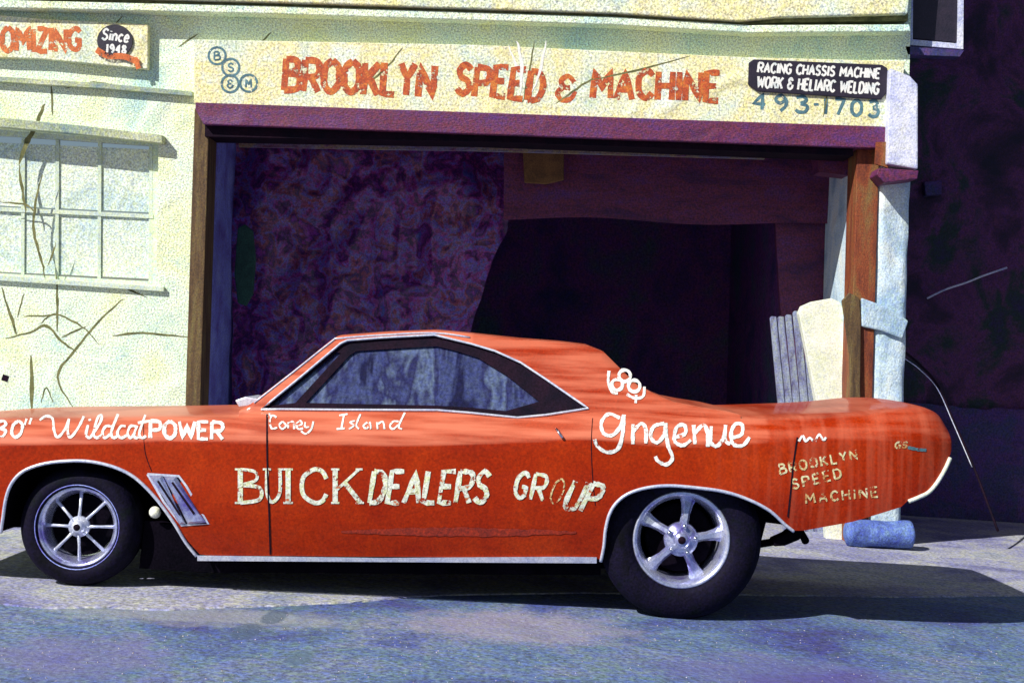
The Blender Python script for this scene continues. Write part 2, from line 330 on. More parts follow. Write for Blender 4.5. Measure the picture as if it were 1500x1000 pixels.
def text(s, p0, p1, h, slant=0, gap=.24, h2=None, wob=0):
    """strokes of a line of text whose baseline runs p0 -> p1 on the photograph, h px tall"""
    tot = sum(G[c][0] for c in s) + gap*(len(s)-1)
    p0 = Vector(p0); p1 = Vector(p1); d = p1-p0; u = d.length/tot; e = d.normalized(); x = 0; out = []
    up = Vector((e.y, -e.x))
    for c in s:
        w, sts = G[c]; cv = False; dy = random.uniform(-wob, wob)
        f = x/tot; hh = h + ((h2 or h)-h)*f
        for st in sts:
            if st == 'c': cv = True; continue
            q = [p0 + e*((x+a*w)*u + slant*b*hh) + up*(b*hh+dy) for a, b in st]
            q = cat(q, 4) if cv else [q[i].lerp(q[i+1], k/3) for i in range(len(q)-1) for k in range(3)]+[q[-1]]
            out.append(q); cv = False
        x += w+gap
    return out
def flat(Y): return lambda px, py, lift: U(px, py, Y-lift)

# ------------------------------------------------------------------ the setting
def sheet(name, xs, ys, dz, mt, wob=0):
    V = []; Fs = []; ny = len(ys)
    for x in xs:
        for y in ys: V.append((x, y, gz(x)+dz+wob*mnoise.noise(Vector((x*.8, y*.8, 0)))))
    for i in range(len(xs)-1):
        for j in range(ny-1): Fs.append((i*ny+j, (i+1)*ny+j, (i+1)*ny+j+1, i*ny+j+1))
    return mk(name, V, Fs, mt, kind='structure')
def arange(a, b, n): return [a+(b-a)*i/n for i in range(n+1)]
V_, F_ = [], []
gx = [-600, -80, -20] + arange(-8, 8, 40) + [20, 80, 600]; gy = [-600, -60, -10] + arange(0, 12, 30) + [40, 900]
def gz_far(x): return gz(max(-20, min(20, x)))
for x in gx:
    for y in gy: V_.append((x, y, gz_far(x)-.006))
ny = len(gy)
for i in range(len(gx)-1):
    for j in range(ny-1): F_.append((i*ny+j, (i+1)*ny+j, (i+1)*ny+j+1, i*ny+j+1))
mk('road', V_, F_, 'road', kind='structure')
# concrete forecourt with an uneven front edge
def gp(px, py):
    """the point of the ground seen at a pixel"""
    Y = 7.0
    for _ in range(12):
        p = U(px, py, Y); Y *= (H-gz(p.x))/(H-p.z)
    return U(px, py, Y)
fe = [gp(a, b) for a, b in [(-250, 868), (-60, 880), (0, 884), (70, 890), (150, 889), (240, 893), (330, 889), (420, 886), (520, 881), (600, 874), (700, 870), (860, 868), (1000, 870), (1200, 872), (1330, 874), (1460, 872), (1700, 872)]]
fe = cat(fe, 6)
V_ = []; F_ = []
L_ = [(-9, 7.2)] + [(p.x, p.y) for p in fe] + [(9, 7.6)]
for x, y in L_:
    V_ += [(x, y+random.uniform(-.012, .012), gz(x)-.016), (x, y+.01+random.uniform(-.012, .012)+.01, gz(x)), (x, 18, gz(x))]
for i in range(len(L_)-1):
    k = 3*i; F_ += [(k, k+3, k+4, k+1), (k+1, k+4, k+5, k+2)]
mk('forecourt', V_, F_, 'apron', kind='structure')
def ground_patch(name, px, dz, mt, n=5):
    pts = cat([gp(*p) for p in px], n, True)
    V = [(p.x, p.y, gz(p.x)-.012+dz) for p in pts]
    P, T = fill2d([[(v[0], v[1]) for v in V]])
    return mk(name, [(a, b, gz(a)-.012+dz) for a, b in P], T, mt, kind='structure')
def road_stains():
    """tar spots and a pinkish worn area mixed into the asphalt"""
    P = M['road']; n = P.node_tree.nodes; l = P.node_tree.links; b = n['Principled BSDF']
    tc = n.new('ShaderNodeTexCoord'); nz = n.new('ShaderNodeTexNoise'); nz.inputs['Scale'].default_value = 9; nz.inputs['Detail'].default_value = 6
    l.new(tc.outputs['Object'], nz.inputs['Vector'])
    for (cx_, cy_, rx_, ry_, colr, amt, soft) in ((300, 900, 260, 14, (.40, .42, .38), .5, .9), (360, 922, 24, 13, (.06, .10, .16), .7, .35), (402, 901, 19, 11, (.06, .10, .16), .7, .35), (441, 886, 14, 6, (.08, .14, .19), .7, .35), (440, 960, 20, 11, (.08, .14, .20), .7, .35),
            (760, 915, 175, 24, (.40, .33, .40), .42, .8), (1150, 985, 190, 28, (.12, .10, .32), .5, .8), (110, 960, 150, 40, (.15, .13, .32), .5, .9)):
        c = gp(cx_, cy_); a = abs(gp(cx_+rx_, cy_).x-c.x); d = abs(gp(cx_, cy_-ry_).y-c.y)
        mp = n.new('ShaderNodeMapping'); mp.vector_type = 'POINT'; mp.inputs['Scale'].default_value = (1/a, 1/d, 0); mp.inputs['Location'].default_value = (-c.x/a, -c.y/d, 0)
        l.new(tc.outputs['Object'], mp.inputs[0]); ln = n.new('ShaderNodeVectorMath'); ln.operation = 'LENGTH'; l.new(mp.outputs[0], ln.inputs[0])
        ad = n.new('ShaderNodeMath'); ad.operation = 'MULTIPLY_ADD'; l.new(nz.outputs['Fac'], ad.inputs[0]); ad.inputs[1].default_value = 1.3 if soft > .5 else .5; l.new(ln.outputs['Value'], ad.inputs[2])
        off = .65 if soft > .5 else .25
        mr = n.new('ShaderNodeMapRange'); mr.interpolation_type = 'SMOOTHSTEP'; mr.inputs[1].default_value = 1+off+soft*.3; mr.inputs[2].default_value = 1+off-soft*.6; mr.inputs[3].default_value = 0; mr.inputs[4].default_value = amt
        l.new(ad.outputs[0], mr.inputs[0])
        src = b.inputs['Base Color'].links[0].from_socket; mx = n.new('ShaderNodeMix'); mx.data_type = 'RGBA'; mx.inputs['B'].default_value = (*colr, 1)
        l.new(mr.outputs[0], mx.inputs['Factor']); l.new(src, mx.inputs['A']); l.new(mx.outputs['Result'], b.inputs['Base Color'])
road_stains()
# loose grit on the road surface
gv = []; gf = []
for _ in range(900):
    px = random.uniform(-20, 1520); py = random.uniform(893, 1010); p = gp(px, py)
    s = random.uniform(.002, .006); k = len(gv); z = gz(p.x)-.006
    a = random.uniform(0, 6.28)
    for q in range(3): gv.append((p.x+s*math.cos(a+q*2.09), p.y+s*1.6*math.sin(a+q*2.09), z-.001))
    gv.append((p.x, p.y, z+s*.7)); gf += [(k, k+1, k+3), (k+1, k+2, k+3), (k+2, k, k+3)]
grit = mk('grit', gv, gf, 'pinkp', kind='stuff'); grit['label'] = 'pale loose grit scattered over the blue-grey road'; grit['category'] = 'grit'

# ------------------------------------------------------------------ garage building
def wx(px, py=400, Y=YW): return U(px, py, Y).x
def wz(px, py, Y=YW): return U(px, py, Y).z
XL = wx(283); XR = wx(1281); XE = wx(1324); ZT = (wz(290, 160)+wz(1281, 190))/2
bld = thing('garage_building', 'pale stucco garage with wide open doorway behind the orange-red car', 'building', (0, YW, 0))
WL, WR = (-190, 229)          # left window recess on the photo
win = [(U(WL, 173, YW).x, wz(-190, 172)), (wx(WL), wz(-190, 400)), (wx(229, 415), wz(229, 418)), (wx(232, 215), wz(232, 207))]
front = [(-9, -.6), (-9, 6.5), (XE, 6.5), (XE, -.6), (XR, -.6), (XR, ZT), (XL, ZT), (XL, -.6)]
v, f = prismXZ([front, win], YW, YW+.22)
wall = mk('wall', v, f, 'wall', bld)
side = mk('wall', *box(XE-.22, XE, YW+.22, YW+9, -.6, 6.5), 'alley', bld)
mk('roof', *box(-9, XE+.05, YW+.0, YW+9, 6.5, 6.62), 'wall2', bld)
# right pier faced with bluish plaster, in rough blocks
pv, pf = [], []
zs_ = [wz(1300, y) for y in (262, 300, 350, 400, 440, 466, 492, 540, 600, 700, 810)]
NX = 9
rows = 46; z_top = wz(1300, 258); z_bot = -.3
for j in range(rows+1):
    z = z_top+(z_bot-z_top)*j/rows
    for i in range(NX+1):
        x = XR+.004+(XE-XR+.02)*i/NX
        n_ = mnoise.noise(Vector((x*6, z*2.2, 3)))*.02 + mnoise.noise(Vector((x*17, z*6, 9)))*.012
        edge = (i in (0, NX)); xx = x + (mnoise.noise(Vector((0, z*3.2, i)))*.018 if i == NX else 0)
        if 462 < 500+(1.3-z)*0+((516-(z-H)*194.4)+16) < 500 and i == NX: xx += .03
        pv.append((xx, YW-.03+n_*(0 if edge else 1)+(.03 if edge else 0), z))
for j in range(rows):
    for i in range(NX):
        a = j*(NX+1)+i; pf.append((a, a+1, a+NX+2, a+NX+1))
mk('pier_plaster', pv, pf, 'pier', bld, smooth=True)
# cornice, mouldings, ledge over the window
mk('cornice', *prism([(-260, -160), (-260, -22), (0, -8), (400, 3), (900, 19), (1085, 31), (1140, 25), (1330, 20), (1345, -160)], YW-.18, YW), 'board', bld, bevel=.008)
mk('cornice_shadow', *prism([(-260, -23), (0, -9), (400, 2), (900, 18), (1085, 30), (1140, 24), (1330, 19), (1330, 30), (1140, 33), (1085, 38), (900, 26), (400, 10), (0, -1), (-260, -15)], YW-.12, YW-.0), 'dark_line', bld)  # dark strip painted as the shadow line under the cornice
mk('moulding', *prism([(-260, -18), (0, 0), (400, 9), (900, 25), (1100, 37), (1332, 36), (1334, 46), (1100, 48), (900, 36), (400, 20), (0, 11), (-260, -8)], YW-.15, YW), 'wall', bld, bevel=.006)
mk('string_course', *prism([(-260, 94), (0, 112), (140, 121), (282, 134), (282, 141), (140, 129), (0, 120), (-260, 102)], YW-.05, YW), 'wall2', bld, bevel=.004)
mk('lintel', *prism([(-260, 142), (0, 172), (120, 184), (238, 198), (238, 210), (120, 197), (0, 186), (-260, 156)], YW-.09, YW), 'wall2', bld, bevel=.005)
mk('sill', *prism([(-230, 396), (0, 403), (165, 415), (240, 420), (240, 427), (165, 422), (0, 411), (-230, 404)], YW-.035, YW), 'sash', bld, bevel=.003)
# brown doorway frame
def zt(x): return ZT
mk('door_post', *box(XL-.02, wx(301), YW-.04, YW+.26, -.6, ZT), 'brown', bld, bevel=.006, label='brown left post of the wide doorway')
mk('door_post', *box(wx(1249), XR+.002, YW-.035, YW+.26, -.6, ZT-.02), 'rust', bld, bevel=.006, label='rust and olive right post of the wide doorway')
mk('door_header', *prism([(286, 150), (1300, 186), (1300, 217), (1250, 216), (298, 182), (286, 160)], YW-.13, YW+.26), 'maroon', bld, bevel=.006)
mk('header_shade', *prism([(300, 180), (700, 190), (1250, 212), (1250, 228), (900, 214), (700, 207), (300, 200)], YW-.07, YW+.255), 'black', bld)  # black strip that paints in the shade under the header
mk('header_return', *prism([(1196, 214), (1252, 218), (1252, 258), (1200, 252)], YW+.27, YW+.5), 'maroon', bld)
mk('plaster_patch', *prism([(1262, 436), (1290, 446), (1318, 460), (1331, 470), (1322, 496), (1290, 484), (1262, 478)], YW-.065, YW-.028), 'pier', bld, bevel=.012)
# capital block at the right corner
mk('capital', *prism([(1304, 100), (1334, 112), (1345, 124), (1345, 248), (1300, 240)], YW-.22, YW), 'lav', bld, bevel=.012)
mk('capital_ledge', *prism([(1288, 246), (1346, 250), (1344, 262), (1296, 268), (1284, 256)], YW-.25, YW), 'maroon', bld, bevel=.006)
mk('capital_side', *prism([(1284, 208), (1303, 208), (1301, 246), (1282, 240)], YW-.16, YW-.13), 'rust', bld)
# window of painted-over panes
wn = thing('painted_window', 'painted-over pale window with thin muntins in the left wall', 'window', (wx(40), YW+.1, wz(40, 400)))
YP = YW+.09
mus = [-150, -90, -28, 34, 84, 146, 221]
fr = prism([(-200, 160), (-200, 402), (234, 424), (236, 196)], YP, YP+.04, holes=[[(-186, 186), (-186, 390), (222, 412), (224, 214)]])
mk('frame', *fr, 'sash', wn)
for i in range(len(mus)-1):
    a, b = mus[i], mus[i+1]
    for (y0, y1) in ((216, 308), (316, 405)):
        s = .046
        q = [(a+3, y0+s*(a-150)), (b-3, y0+s*(b-150)), (b-3, y1+s*(b-150)), (a+3, y1+s*(a-150))]
        mk('pane', *prism(q, YP+.012+random.uniform(0, .006), YP+.03), 'pane', wn)
for x in mus:
    mk('muntin', *prism([(x-2.5, 208+.046*(x-150)), (x+2.5, 208+.046*(x-150)), (x+1.5, 412+.046*(x-150)), (x-3.5, 412+.046*(x-150))], YP-.001, YP+.03), 'sash', wn)
mk('muntin', *prism([(-190, 294), (224, 314), (224, 320), (-190, 300)], YP-.006, YP+.03), 'sash', wn)
# creases that are no part of the wall, drawn as lines on the stucco
def crease_lines(lines, Y, mt, w, parent, name='dark_line'):
    for ln in lines:
        ww = w
        if isinstance(ln, tuple): ln, ww = ln
        pts = cat(ln, 5); pts = [Vector((p[0]+random.uniform(-.7, .7), p[1]+random.uniform(-.7, .7))) for p in pts]
        mk(name, *ribbon([(pts, ww)], flat(Y), ww, taper=True, jit=.25), mt, parent)
crease_lines([([(65, 152), (52, 185), (38, 212), (28, 240)], 8), ([(28, 240), (32, 275), (38, 312)], 4), ([(62, 255), (52, 300), (50, 340), (62, 385), (66, 408)], 4), [(82, 355), (70, 390)],
        ([(2, 420), (18, 470), (24, 490)], 4), [(35, 430), (25, 465)], ([(82, 400), (84, 440), (84, 485)], 3.5), ([(8, 496), (45, 486), (68, 477), (90, 500), (112, 515)], 4), [(60, 474), (80, 460), (120, 478), (145, 505)],
        [(90, 494), (125, 478)], ([(165, 492), (210, 488), (275, 494)], 3.5), [(35, 463), (80, 462)], ([(180, 438), (150, 465), (112, 510), (84, 552), (108, 598)], 4), ([(46, 520), (46, 600)], 6), [(60, 590), (68, 568), (78, 590)],  # the long diagonal here is a shadow drawn as a line
        [(168, 415), (215, 436)], [(130, 80), (180, 24)], [(75, 118), (77, 170)], [(95, 130), (130, 121), (165, 124)], [(262, 68), (290, 50)], [(372, 72), (398, 48)], ([(0, 296), (38, 300), (52, 313)], 3)], YW-.0, 'dark_line', 2.6, wall)
mk('knot_hole', *ribbon([([(3, 552), (12, 555)], 9)], flat(YW), 9), 'black', wall)

# room behind the doorway
rz0 = ZT+.25; YB = YW+6.2
room = thing('garage_interior', 'dark purple room seen through the open garage doorway', 'room', (0, YW+.3, 0))
XI = XL-.0; XJ = wx(1251)
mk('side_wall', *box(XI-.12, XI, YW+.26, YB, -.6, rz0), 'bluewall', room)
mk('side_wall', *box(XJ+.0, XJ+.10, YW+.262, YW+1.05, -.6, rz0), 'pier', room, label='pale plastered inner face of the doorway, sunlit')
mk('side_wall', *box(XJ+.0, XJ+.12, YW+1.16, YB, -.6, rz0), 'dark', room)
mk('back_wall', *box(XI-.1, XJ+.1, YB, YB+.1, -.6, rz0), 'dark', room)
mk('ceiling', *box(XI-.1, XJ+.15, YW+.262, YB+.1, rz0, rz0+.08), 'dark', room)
# partition pier and upper curtain wall, both in maroon
YV = YW+1.06
v, f = prism([(1128, 200), (1260, 206), (1260, 620), (1260, 720), (1146, 720), (1150, 560), (1142, 430), (1136, 330)], YV, YV+.08)
mk('partition', v, f, 'maroon', room)
# sagging purple-red roller curtain over the upper opening: slats
for j in range(9):
    y0 = 196+j*13.6
    q = [(x, y0+.018*(x-740)+1.2*math.sin(x*.011+j)) for x in range(738, 1262, 20)]
    q2 = [(x, y+15.5+(3*math.sin(x*.02) if j == 8 else 0)) for x, y in reversed(q)]
    mk('curtain_slat', *prism(q+q2, YV-.14+.006*j, YV-.13+.006*j+.003), 'maroon', room)
for k in range(4):
    y = YW+1.8+k*1.1
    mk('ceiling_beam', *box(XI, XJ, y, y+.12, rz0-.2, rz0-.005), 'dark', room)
# lintel board lit greyish just inside the header
mk('inner_board', *prism([(350, 196), (560, 203), (700, 209), (1120, 226), (1120, 233), (700, 221), (560, 219), (350, 215)], YW+.62, YW+.66), 'innerb', room)

# crumpled purple plastic tarp over the left of the doorway
def tarp():
    NXt, NZ = 170, 150; V = []; Fs = []; Yt = YW+1.5
    for j in range(NZ+1):
        py = 196+(860-196)*j/NZ
        edge = [(196, 770), (300, 748), (340, 742), (380, 722), (430, 706), (480, 690), (540, 676), (620, 672), (860, 670)]
        for (a, xa), (b, xb) in zip(edge, edge[1:]):
            if a <= py <= b: xe = xa+(xb-xa)*(py-a)/(b-a)
        xe += 6*mnoise.noise(Vector((py*.02, 0, 3)))
        for i in range(NXt+1):
            px = 341+(xe-341)*i/NXt
            q = Vector((px*.012, py*.009, 1.7))
            d = mnoise.noise(q)*.10 + abs(mnoise.noise(q*1.7+Vector((5, 0, 0))))*.10 + abs(mnoise.noise(Vector((px*.03+py*.028, py*.06-px*.02, 8))))*.03
            fold = .05*math.sin(px*.045+1.5*mnoise.noise(Vector((px*.01, py*.004, 4))))
            p = U(px, py, Yt); V.append((p.x, Yt+d+fold-.08, p.z))
    for j in range(NZ):
        for i in range(NXt):
            a = j*(NXt+1)+i; Fs.append((a, a+1, a+NXt+2, a+NXt+1))
    o = mk('tarp', V, Fs, 'tarp', smooth=True, origin=(wx(520), Yt, 0))
    o['label'] = 'crumpled purple plastic tarp hanging in the left of the doorway'; o['category'] = 'tarp'
    return o
tarp()
def cloth_strip(px, Y, mt, name, label, catg, thick=.03):
    v, f = prism(px, Y, Y+thick); o = mk(name, v, f, mt, origin=tuple(U(px[0][0], px[0][1], Y)), bevel=.01); o['label'] = label; o['category'] = catg; return o
hb = cloth_strip([(348, 334), (358, 328), (370, 338), (374, 380), (370, 430), (360, 448), (348, 444), (343, 400)], YW+.70, 'green', 'hanging_cloth', 'narrow dark green cloth hanging in front of the purple tarp', 'cloth', .05)
ob = cloth_strip([(766, 222), (794, 213), (826, 226), (826, 264), (800, 270), (768, 268)], YW+.82, 'ochre', 'ochre_board', 'small ochre board hanging at the top middle of the doorway', 'board', .02)

# boards and slab leaning by the right post
def leaning(name, px, Y0, Y1, th, mt, label, catg, group=None):
    """outline on the photo, base at Y0, top leaning back to Y1"""
    zt_ = max(U(a, b, Y0).z for a, b in px); v, f = prism(px, Y0, Y0+th)
    v = [(x, y+(Y1-Y0)*max(0, z)/zt_, z) for x, y, z in v]
    c = sum((Vector(q) for q in v), Vector())/len(v)
    o = mk(name, v, f, mt, origin=(c.x, Y0, 0), bevel=.006); o['label'] = label; o['category'] = catg
    if group: o['group'] = group
    return o
bx = [1138, 1149, 1160, 1171, 1183, 1198]
for i in range(5):
    a, b = bx[i], bx[i+1]-1.2; t = 462-i*3+random.uniform(-4, 4)
    leaning('grey_board', [(a, t+3), (a+3, t), (b, t+1), (b+9, 600), (b+12, 815), (a+11, 815), (a+8, 600)], YW+.45+.012*i, YW+.75, .03, 'greyb',
            ['leftmost weathered grey board leaning inside the doorway', 'second from left of the weathered grey boards in the doorway', 'middle one of five weathered grey boards in the doorway',
             'fourth from left of the weathered grey boards in the doorway', 'rightmost grey board, partly tucked behind the white slab'][i], 'board', 'grey boards leaning inside the doorway')
leaning('white_slab', [(1179, 458), (1184, 447), (1200, 440), (1228, 435), (1240, 440), (1247, 452), (1250, 600), (1252, 812), (1212, 812), (1203, 600), (1190, 520)], YW+.10, YW+.34, .10, 'slab',
        'thick white slab with rounded top leaning beside the right door post', 'slab')
leaning('brown_offcut', [(1236, 440), (1247, 428), (1262, 436), (1264, 470), (1262, 560), (1262, 812), (1248, 812), (1247, 520)], YW-.12, YW-.06, .03, 'brown', 'narrow brown board against the right door post', 'board')

# ------------------------------------------------------------------ signs
def sign_thing(name, label, px, Yf, Yb, mt, c):
    t = thing(name, label, 'sign', tuple(U(c[0], c[1], Yf))); mk('board', *prism(px, Yf, Yb), mt, t, bevel=.004); return t
YS = YW-.12
s1 = sign_thing('shop_sign', 'long cream sign with red hand-painted lettering above the doorway', [(284, 58), (700, 66), (1090, 84), (1326, 90), (1313, 186.5), (1000, 176), (284, 151)], YS, YW-.001, 'board', (800, 150))
T = lambda strokes, mt, par, w, Y=YS, name='lettering', jit=.12: mk(name, *ribbon(strokes, flat(Y), w, jit=jit), mt, par)
T(text('BROOKLYN', (416, 133), (634, 142), 46, .03, .26, wob=1.5), 'redtxt', s1, 10)
T(text('SPEED', (668, 138), (793, 147), 43, .05, .28, wob=1.5), 'redtxt', s1, 9.5)
T(text('&', (815, 147), (840, 148), 36, .1), 'redtxt', s1, 7.5)
T(text('MACHINE', (868, 145), (1052, 147), 41, .04, .30, wob=1.5), 'redtxt', s1, 9)
for ch, c in (('B', (318, 82)), ('S', (338, 99)), ('&', (337, 123)), ('M', (364, 122))):
    ring = [(c[0]+12.5*math.cos(a), c[1]+12.5*math.sin(a)) for a in [i*2*math.pi/20 for i in range(21)]]
    mk('emblem_ring', *ribbon([(ring, 3.4)], flat(YS), 3.4), 'blutxt', s1)
    mk('lettering', *ribbon(text(ch, (c[0]-4, c[1]+6), (c[0]+4, c[1]+6), 12), flat(YS), 2.6), 'blutxt', s1)
T(text('493', (1103, 160), (1182, 165), 23, 0, .5), 'blutxt', s1, 5)
T(text('-', (1192, 158), (1199, 158), 10), 'blutxt', s1, 4)
T(text('1703', (1207, 167), (1286, 171), 23, 0, .5), 'blutxt', s1, 5)
crease_lines([([(757, 60), (764, 95), (762, 140)], 5), ([(800, 60), (792, 100), (780, 135)], 4), [(745, 66), (756, 96), (770, 128)]], YS, 'pale_line', 4, s1, 'pale_crease')  # pale creases drawn as lines over the sign, not flaking paint
crease_lines([[(590, 70), (560, 105), (515, 140)], [(880, 108), (845, 130), (815, 152)], [(1012, 82), (930, 104), (862, 118)], [(783, 60), (774, 110), (766, 150)], [(1208, 90), (1212, 130), (1206, 172)]], YS, 'dark_line', 2.6, s1)  # dark creases drawn as lines over the sign
s2 = sign_thing('black_sign', 'small black sign with white capitals at the right end of the long cream sign', [(1097, 92), (1104, 87), (1292, 95), (1300, 100), (1299, 136), (1291, 146), (1110, 134), (1096, 124)], YS-.02, YS-.004, 'blackbd', (1200, 140))
T(text('RACING CHASSIS MACHINE', (1110, 106), (1288, 115), 14, .08, .30), 'whitetxt', s2, 3.1, YS-.02)
T(text('WORK & HELIARC WELDING', (1109, 128), (1286, 138), 16, .08, .30), 'whitetxt', s2, 3.3, YS-.02)
s3 = sign_thing('left_shop_sign', 'cream sign with orange capitals and a black round badge, upper left', [(-400, -12), (60, 28), (217, 36), (216, 101), (60, 86), (0, 84), (-400, 50)], YW-.07, YW-.001, 'board', (60, 85))
T(text('OMIZING', (3, 76), (117, 74), 35, .03, .22, h2=31, wob=1.5), 'oratxt', s3, 7.5, YW-.07)
disc = [(168+26*math.cos(a), 60+24*math.sin(a)) for a in [i*2*math.pi/28 for i in range(28)]]
mk('badge', *prism(disc, YW-.085, YW-.072), 'blackbd', s3)
T(text('Since', (149, 58), (187, 62), 16, .1, .3), 'whitetxt', s3, 3, YW-.085)
T(text('1948', (156, 77), (184, 79), 12, 0, .4), 'whitetxt', s3, 3, YW-.085)
mk('ribbon_banner', *ribbon([(cat([(141, 73), (158, 82), (182, 83), (203, 92)], 5), 9), ([(198, 84), (203, 101)], 7)], flat(YW-.088), 9), 'oratxt', s3)
# framed panel at top right, hung from the corner
fp = thing('framed_panel', 'dark framed panel with lavender edging hung at the top right corner', 'sign', tuple(U(1340, 70, YW+.1)))
mk('panel', *prism([(1338, -60), (1403, -60), (1401, 62), (1336, 56)], YW+.08, YW+.11), 'blackbd', fp)
mk('frame', *prism([(1330, -72), (1412, -72), (1411, 72), (1330, 66)], YW+.06, YW+.12, holes=[[(1338, -62), (1405, -62), (1403, 64), (1337, 58)]]), 'lav', fp)
mk('shelf', *prism([(1326, 68), (1412, 74), (1406, 83), (1330, 80)], YW+.0, YW+.12), 'alley2', fp)
mk('bracket', *box(XE, U(1340, 30, YW+.1).x, YW+.09, YW+.11, wz(1330, 40), wz(1330, 30)), 'black', fp)

# ------------------------------------------------------------------ alley on the right
nb = thing('neighbour_building', 'dark purple wall of the neighbouring building at the right edge', 'building', (4, YW+2.4, 0))
YA = YW+2.4
def rough_wall(x0, x1, z0, z1, Y, nx, nz, amp, sc):
    V = []; Fs = []
    for j in range(nz+1):
        for i in range(nx+1):
            x = x0+(x1-x0)*i/nx; z = z0+(z1-z0)*j/nz
            V.append((x, Y+amp*mnoise.noise(Vector((x*sc, z*sc, 2))), z+((.10*mnoise.noise(Vector((x*1.7, 0, 5)))+.04*mnoise.noise(Vector((x*7, 0, 5)))) if j == nz and z < 2 else 0)))
    for j in range(nz):
        for i in range(nx):
            a = j*(nx+1)+i; Fs.append((a, a+1, a+nx+2, a+nx+1))
    return V, Fs
zd = wz(1400, 600, YA)
mk('wall', *rough_wall(XE+.001, 9, zd-.3, 7, YA, 60, 50, .03, 4), 'alley', nb, smooth=True)
mk('dado', *rough_wall(XE+.001, 9, -.6, zd+.02, YA-.06, 60, 20, .02, 4), 'alley2', nb, smooth=True)
mk('wall', *box(6.2, 9, YW-1.0, YA-.1, -.6, 7), 'alley', nb)
jb = cloth_strip([(1354, 266), (1380, 264), (1380, 285), (1356, 287)], YA-.14, 'alley2', 'junction_box', 'small purple junction box on the dark alley wall', 'junction box', .1)
def cable(name, px, Y, r, mt, label, catg):
    pts = [U(a, b, Y+dy) for a, b, dy in px]; v, f = tube(cat(pts, 6), r, 7); o = mk(name, v, f, mt, smooth=True, origin=tuple(pts[0])); o['label'] = label; o['category'] = catg; return o
cable('black_crease', [(1321, 512, .02), (1345, 532, .15), (1372, 562, .3), (1395, 612, .3), (1425, 680, .25), (1462, 778, .1)], YW, .010, 'black', 'thick black crease built as a cable, from the right pier to the ground', 'cable')  # a crease line given the form of a cable
cable('crease_highlight', [(1322, 523, .0), (1346, 540, .13), (1373, 569, .28), (1396, 619, .28), (1424, 684, .23)], YW, .0035, 'lav', 'thin pale line, a painted highlight along the thick black crease', 'wire')  # white highlight of the crease, drawn as a thin tube
cable('pale_scratch', [(1358, 437, 0), (1385, 424, .0), (1415, 414, 0), (1440, 404, 0), (1475, 392, 0)], YA-.12, .009, 'lav', 'pale scratch built as a twig, from the right edge over the dark wall', 'twig')  # a scratch mark given the form of a twig
# rolled blue canvas by the pier and a long dark roll behind it
def roll(x0, x1, y, r, mt, name, label):
    V = []; Fs = []; seg = 18; n = 24; z = gz((x0+x1)/2)+r
    for i in range(n+1):
        x = x0+(x1-x0)*i/n; e = min(1, min(i, n-i)/2+.55)
        for k in range(seg):
            a = 2*math.pi*k/seg; rr = r*e*(1+.12*mnoise.noise(Vector((x*7, k*.7, 1))))
            V.append((x, y+rr*1.15*math.cos(a), z+rr*math.sin(a)))
    for i in range(n):
        for k in range(seg):
            a = i*seg+k; b = i*seg+(k+1) % seg; Fs.append((a, b, b+seg, a+seg))
    Fs += [tuple(range(seg)), tuple(n*seg+k for k in range(seg))]
    o = mk(name, V, Fs, mt, smooth=True, origin=((x0+x1)/2, y, 0)); o['label'] = label; o['category'] = 'canvas roll'; return o
YR = YW-.25
roll(wx(1238, 770, YR), wx(1338, 770, YR), YR, .10, 'blue', 'blue_canvas_roll', 'bright blue canvas roll lying on the ground behind the car tail')

# ------------------------------------------------------------------ the car
YS0 = 7.0; YC = 7.95                 # near flank and centre plane
def interp(P, x):
    if x <= P[0][0]: return P[0][1]
    for (a, b), (c, d) in zip(P, P[1:]):
        if x <= c: return b+(d-b)*(x-a)/(c-a) if c > a else d
    return P[-1][1]
def tx(px): return [(a+13*max(0, (a-1290)/100)**1.6, b) if a > 1290 else (a, b) for a, b in px]
def line(px, Y, n=6):
    px = tx(px); return sorted((p.x, p.z) for p in [U(q.x, q.y, Y) for q in cat(px, n)])
SHO = line([(-172, 640), (-150, 626), (-80, 618), (0, 615), (200, 613), (345, 609), (378, 602), (500, 601), (640, 603), (760, 611), (860, 604), (940, 603), (1060, 612), (1180, 610), (1270, 606), (1335, 599), (1358, 600), (1374, 610), (1386, 630)], 7.12)
CRE = line([(-180, 660), (0, 654), (300, 650), (560, 655), (760, 650), (870, 646), (960, 655), (1060, 655), (1200, 645), (1380, 650), (1392, 651)], YS0, 3)
lowpx = [(-176, 740), (-150, 760), (-40, 772), (1, 780), (4, 760), (9, 728), (18, 706), (34, 690), (60, 680), (90, 675.5), (125, 675), (158, 681), (186, 692), (208, 708), (232, 734), (255, 766), (272, 794), (288, 814),
         (300, 816), (600, 818), (880, 822), (884.5, 800), (887, 775), (893, 752), (904, 735), (922, 722), (948, 714), (980, 711), (1020, 714), (1062, 720), (1098, 732), (1128, 748), (1150, 768), (1163, 778),
         (1180, 778), (1250, 765), (1320, 743), (1332, 731), (1352, 726), (1368, 708), (1384, 682), (1392, 662)]
lowpx = tx(lowpx); LOW = []
for a, b in zip(lowpx, lowpx[1:]):
    for k in range(4): LOW.append(U(a[0]+(b[0]-a[0])*k/4, a[1]+(b[1]-a[1])*k/4, YS0))
LOW.append(U(*lowpx[-1], YS0))
LOWP = [(p.x, p.z) for p in LOW]
XN = LOWP[0][0]; XT = LOWP[-1][0]
def endoff(x):
    a = U(1255, 640, YS0).x; b = U(-60, 640, YS0).x; o = 0
    if x > a: o += .11*((x-a)/(XT-a))**3
    if x < b: o += .16*((b-x)/(b-XN))**2.6
    return o
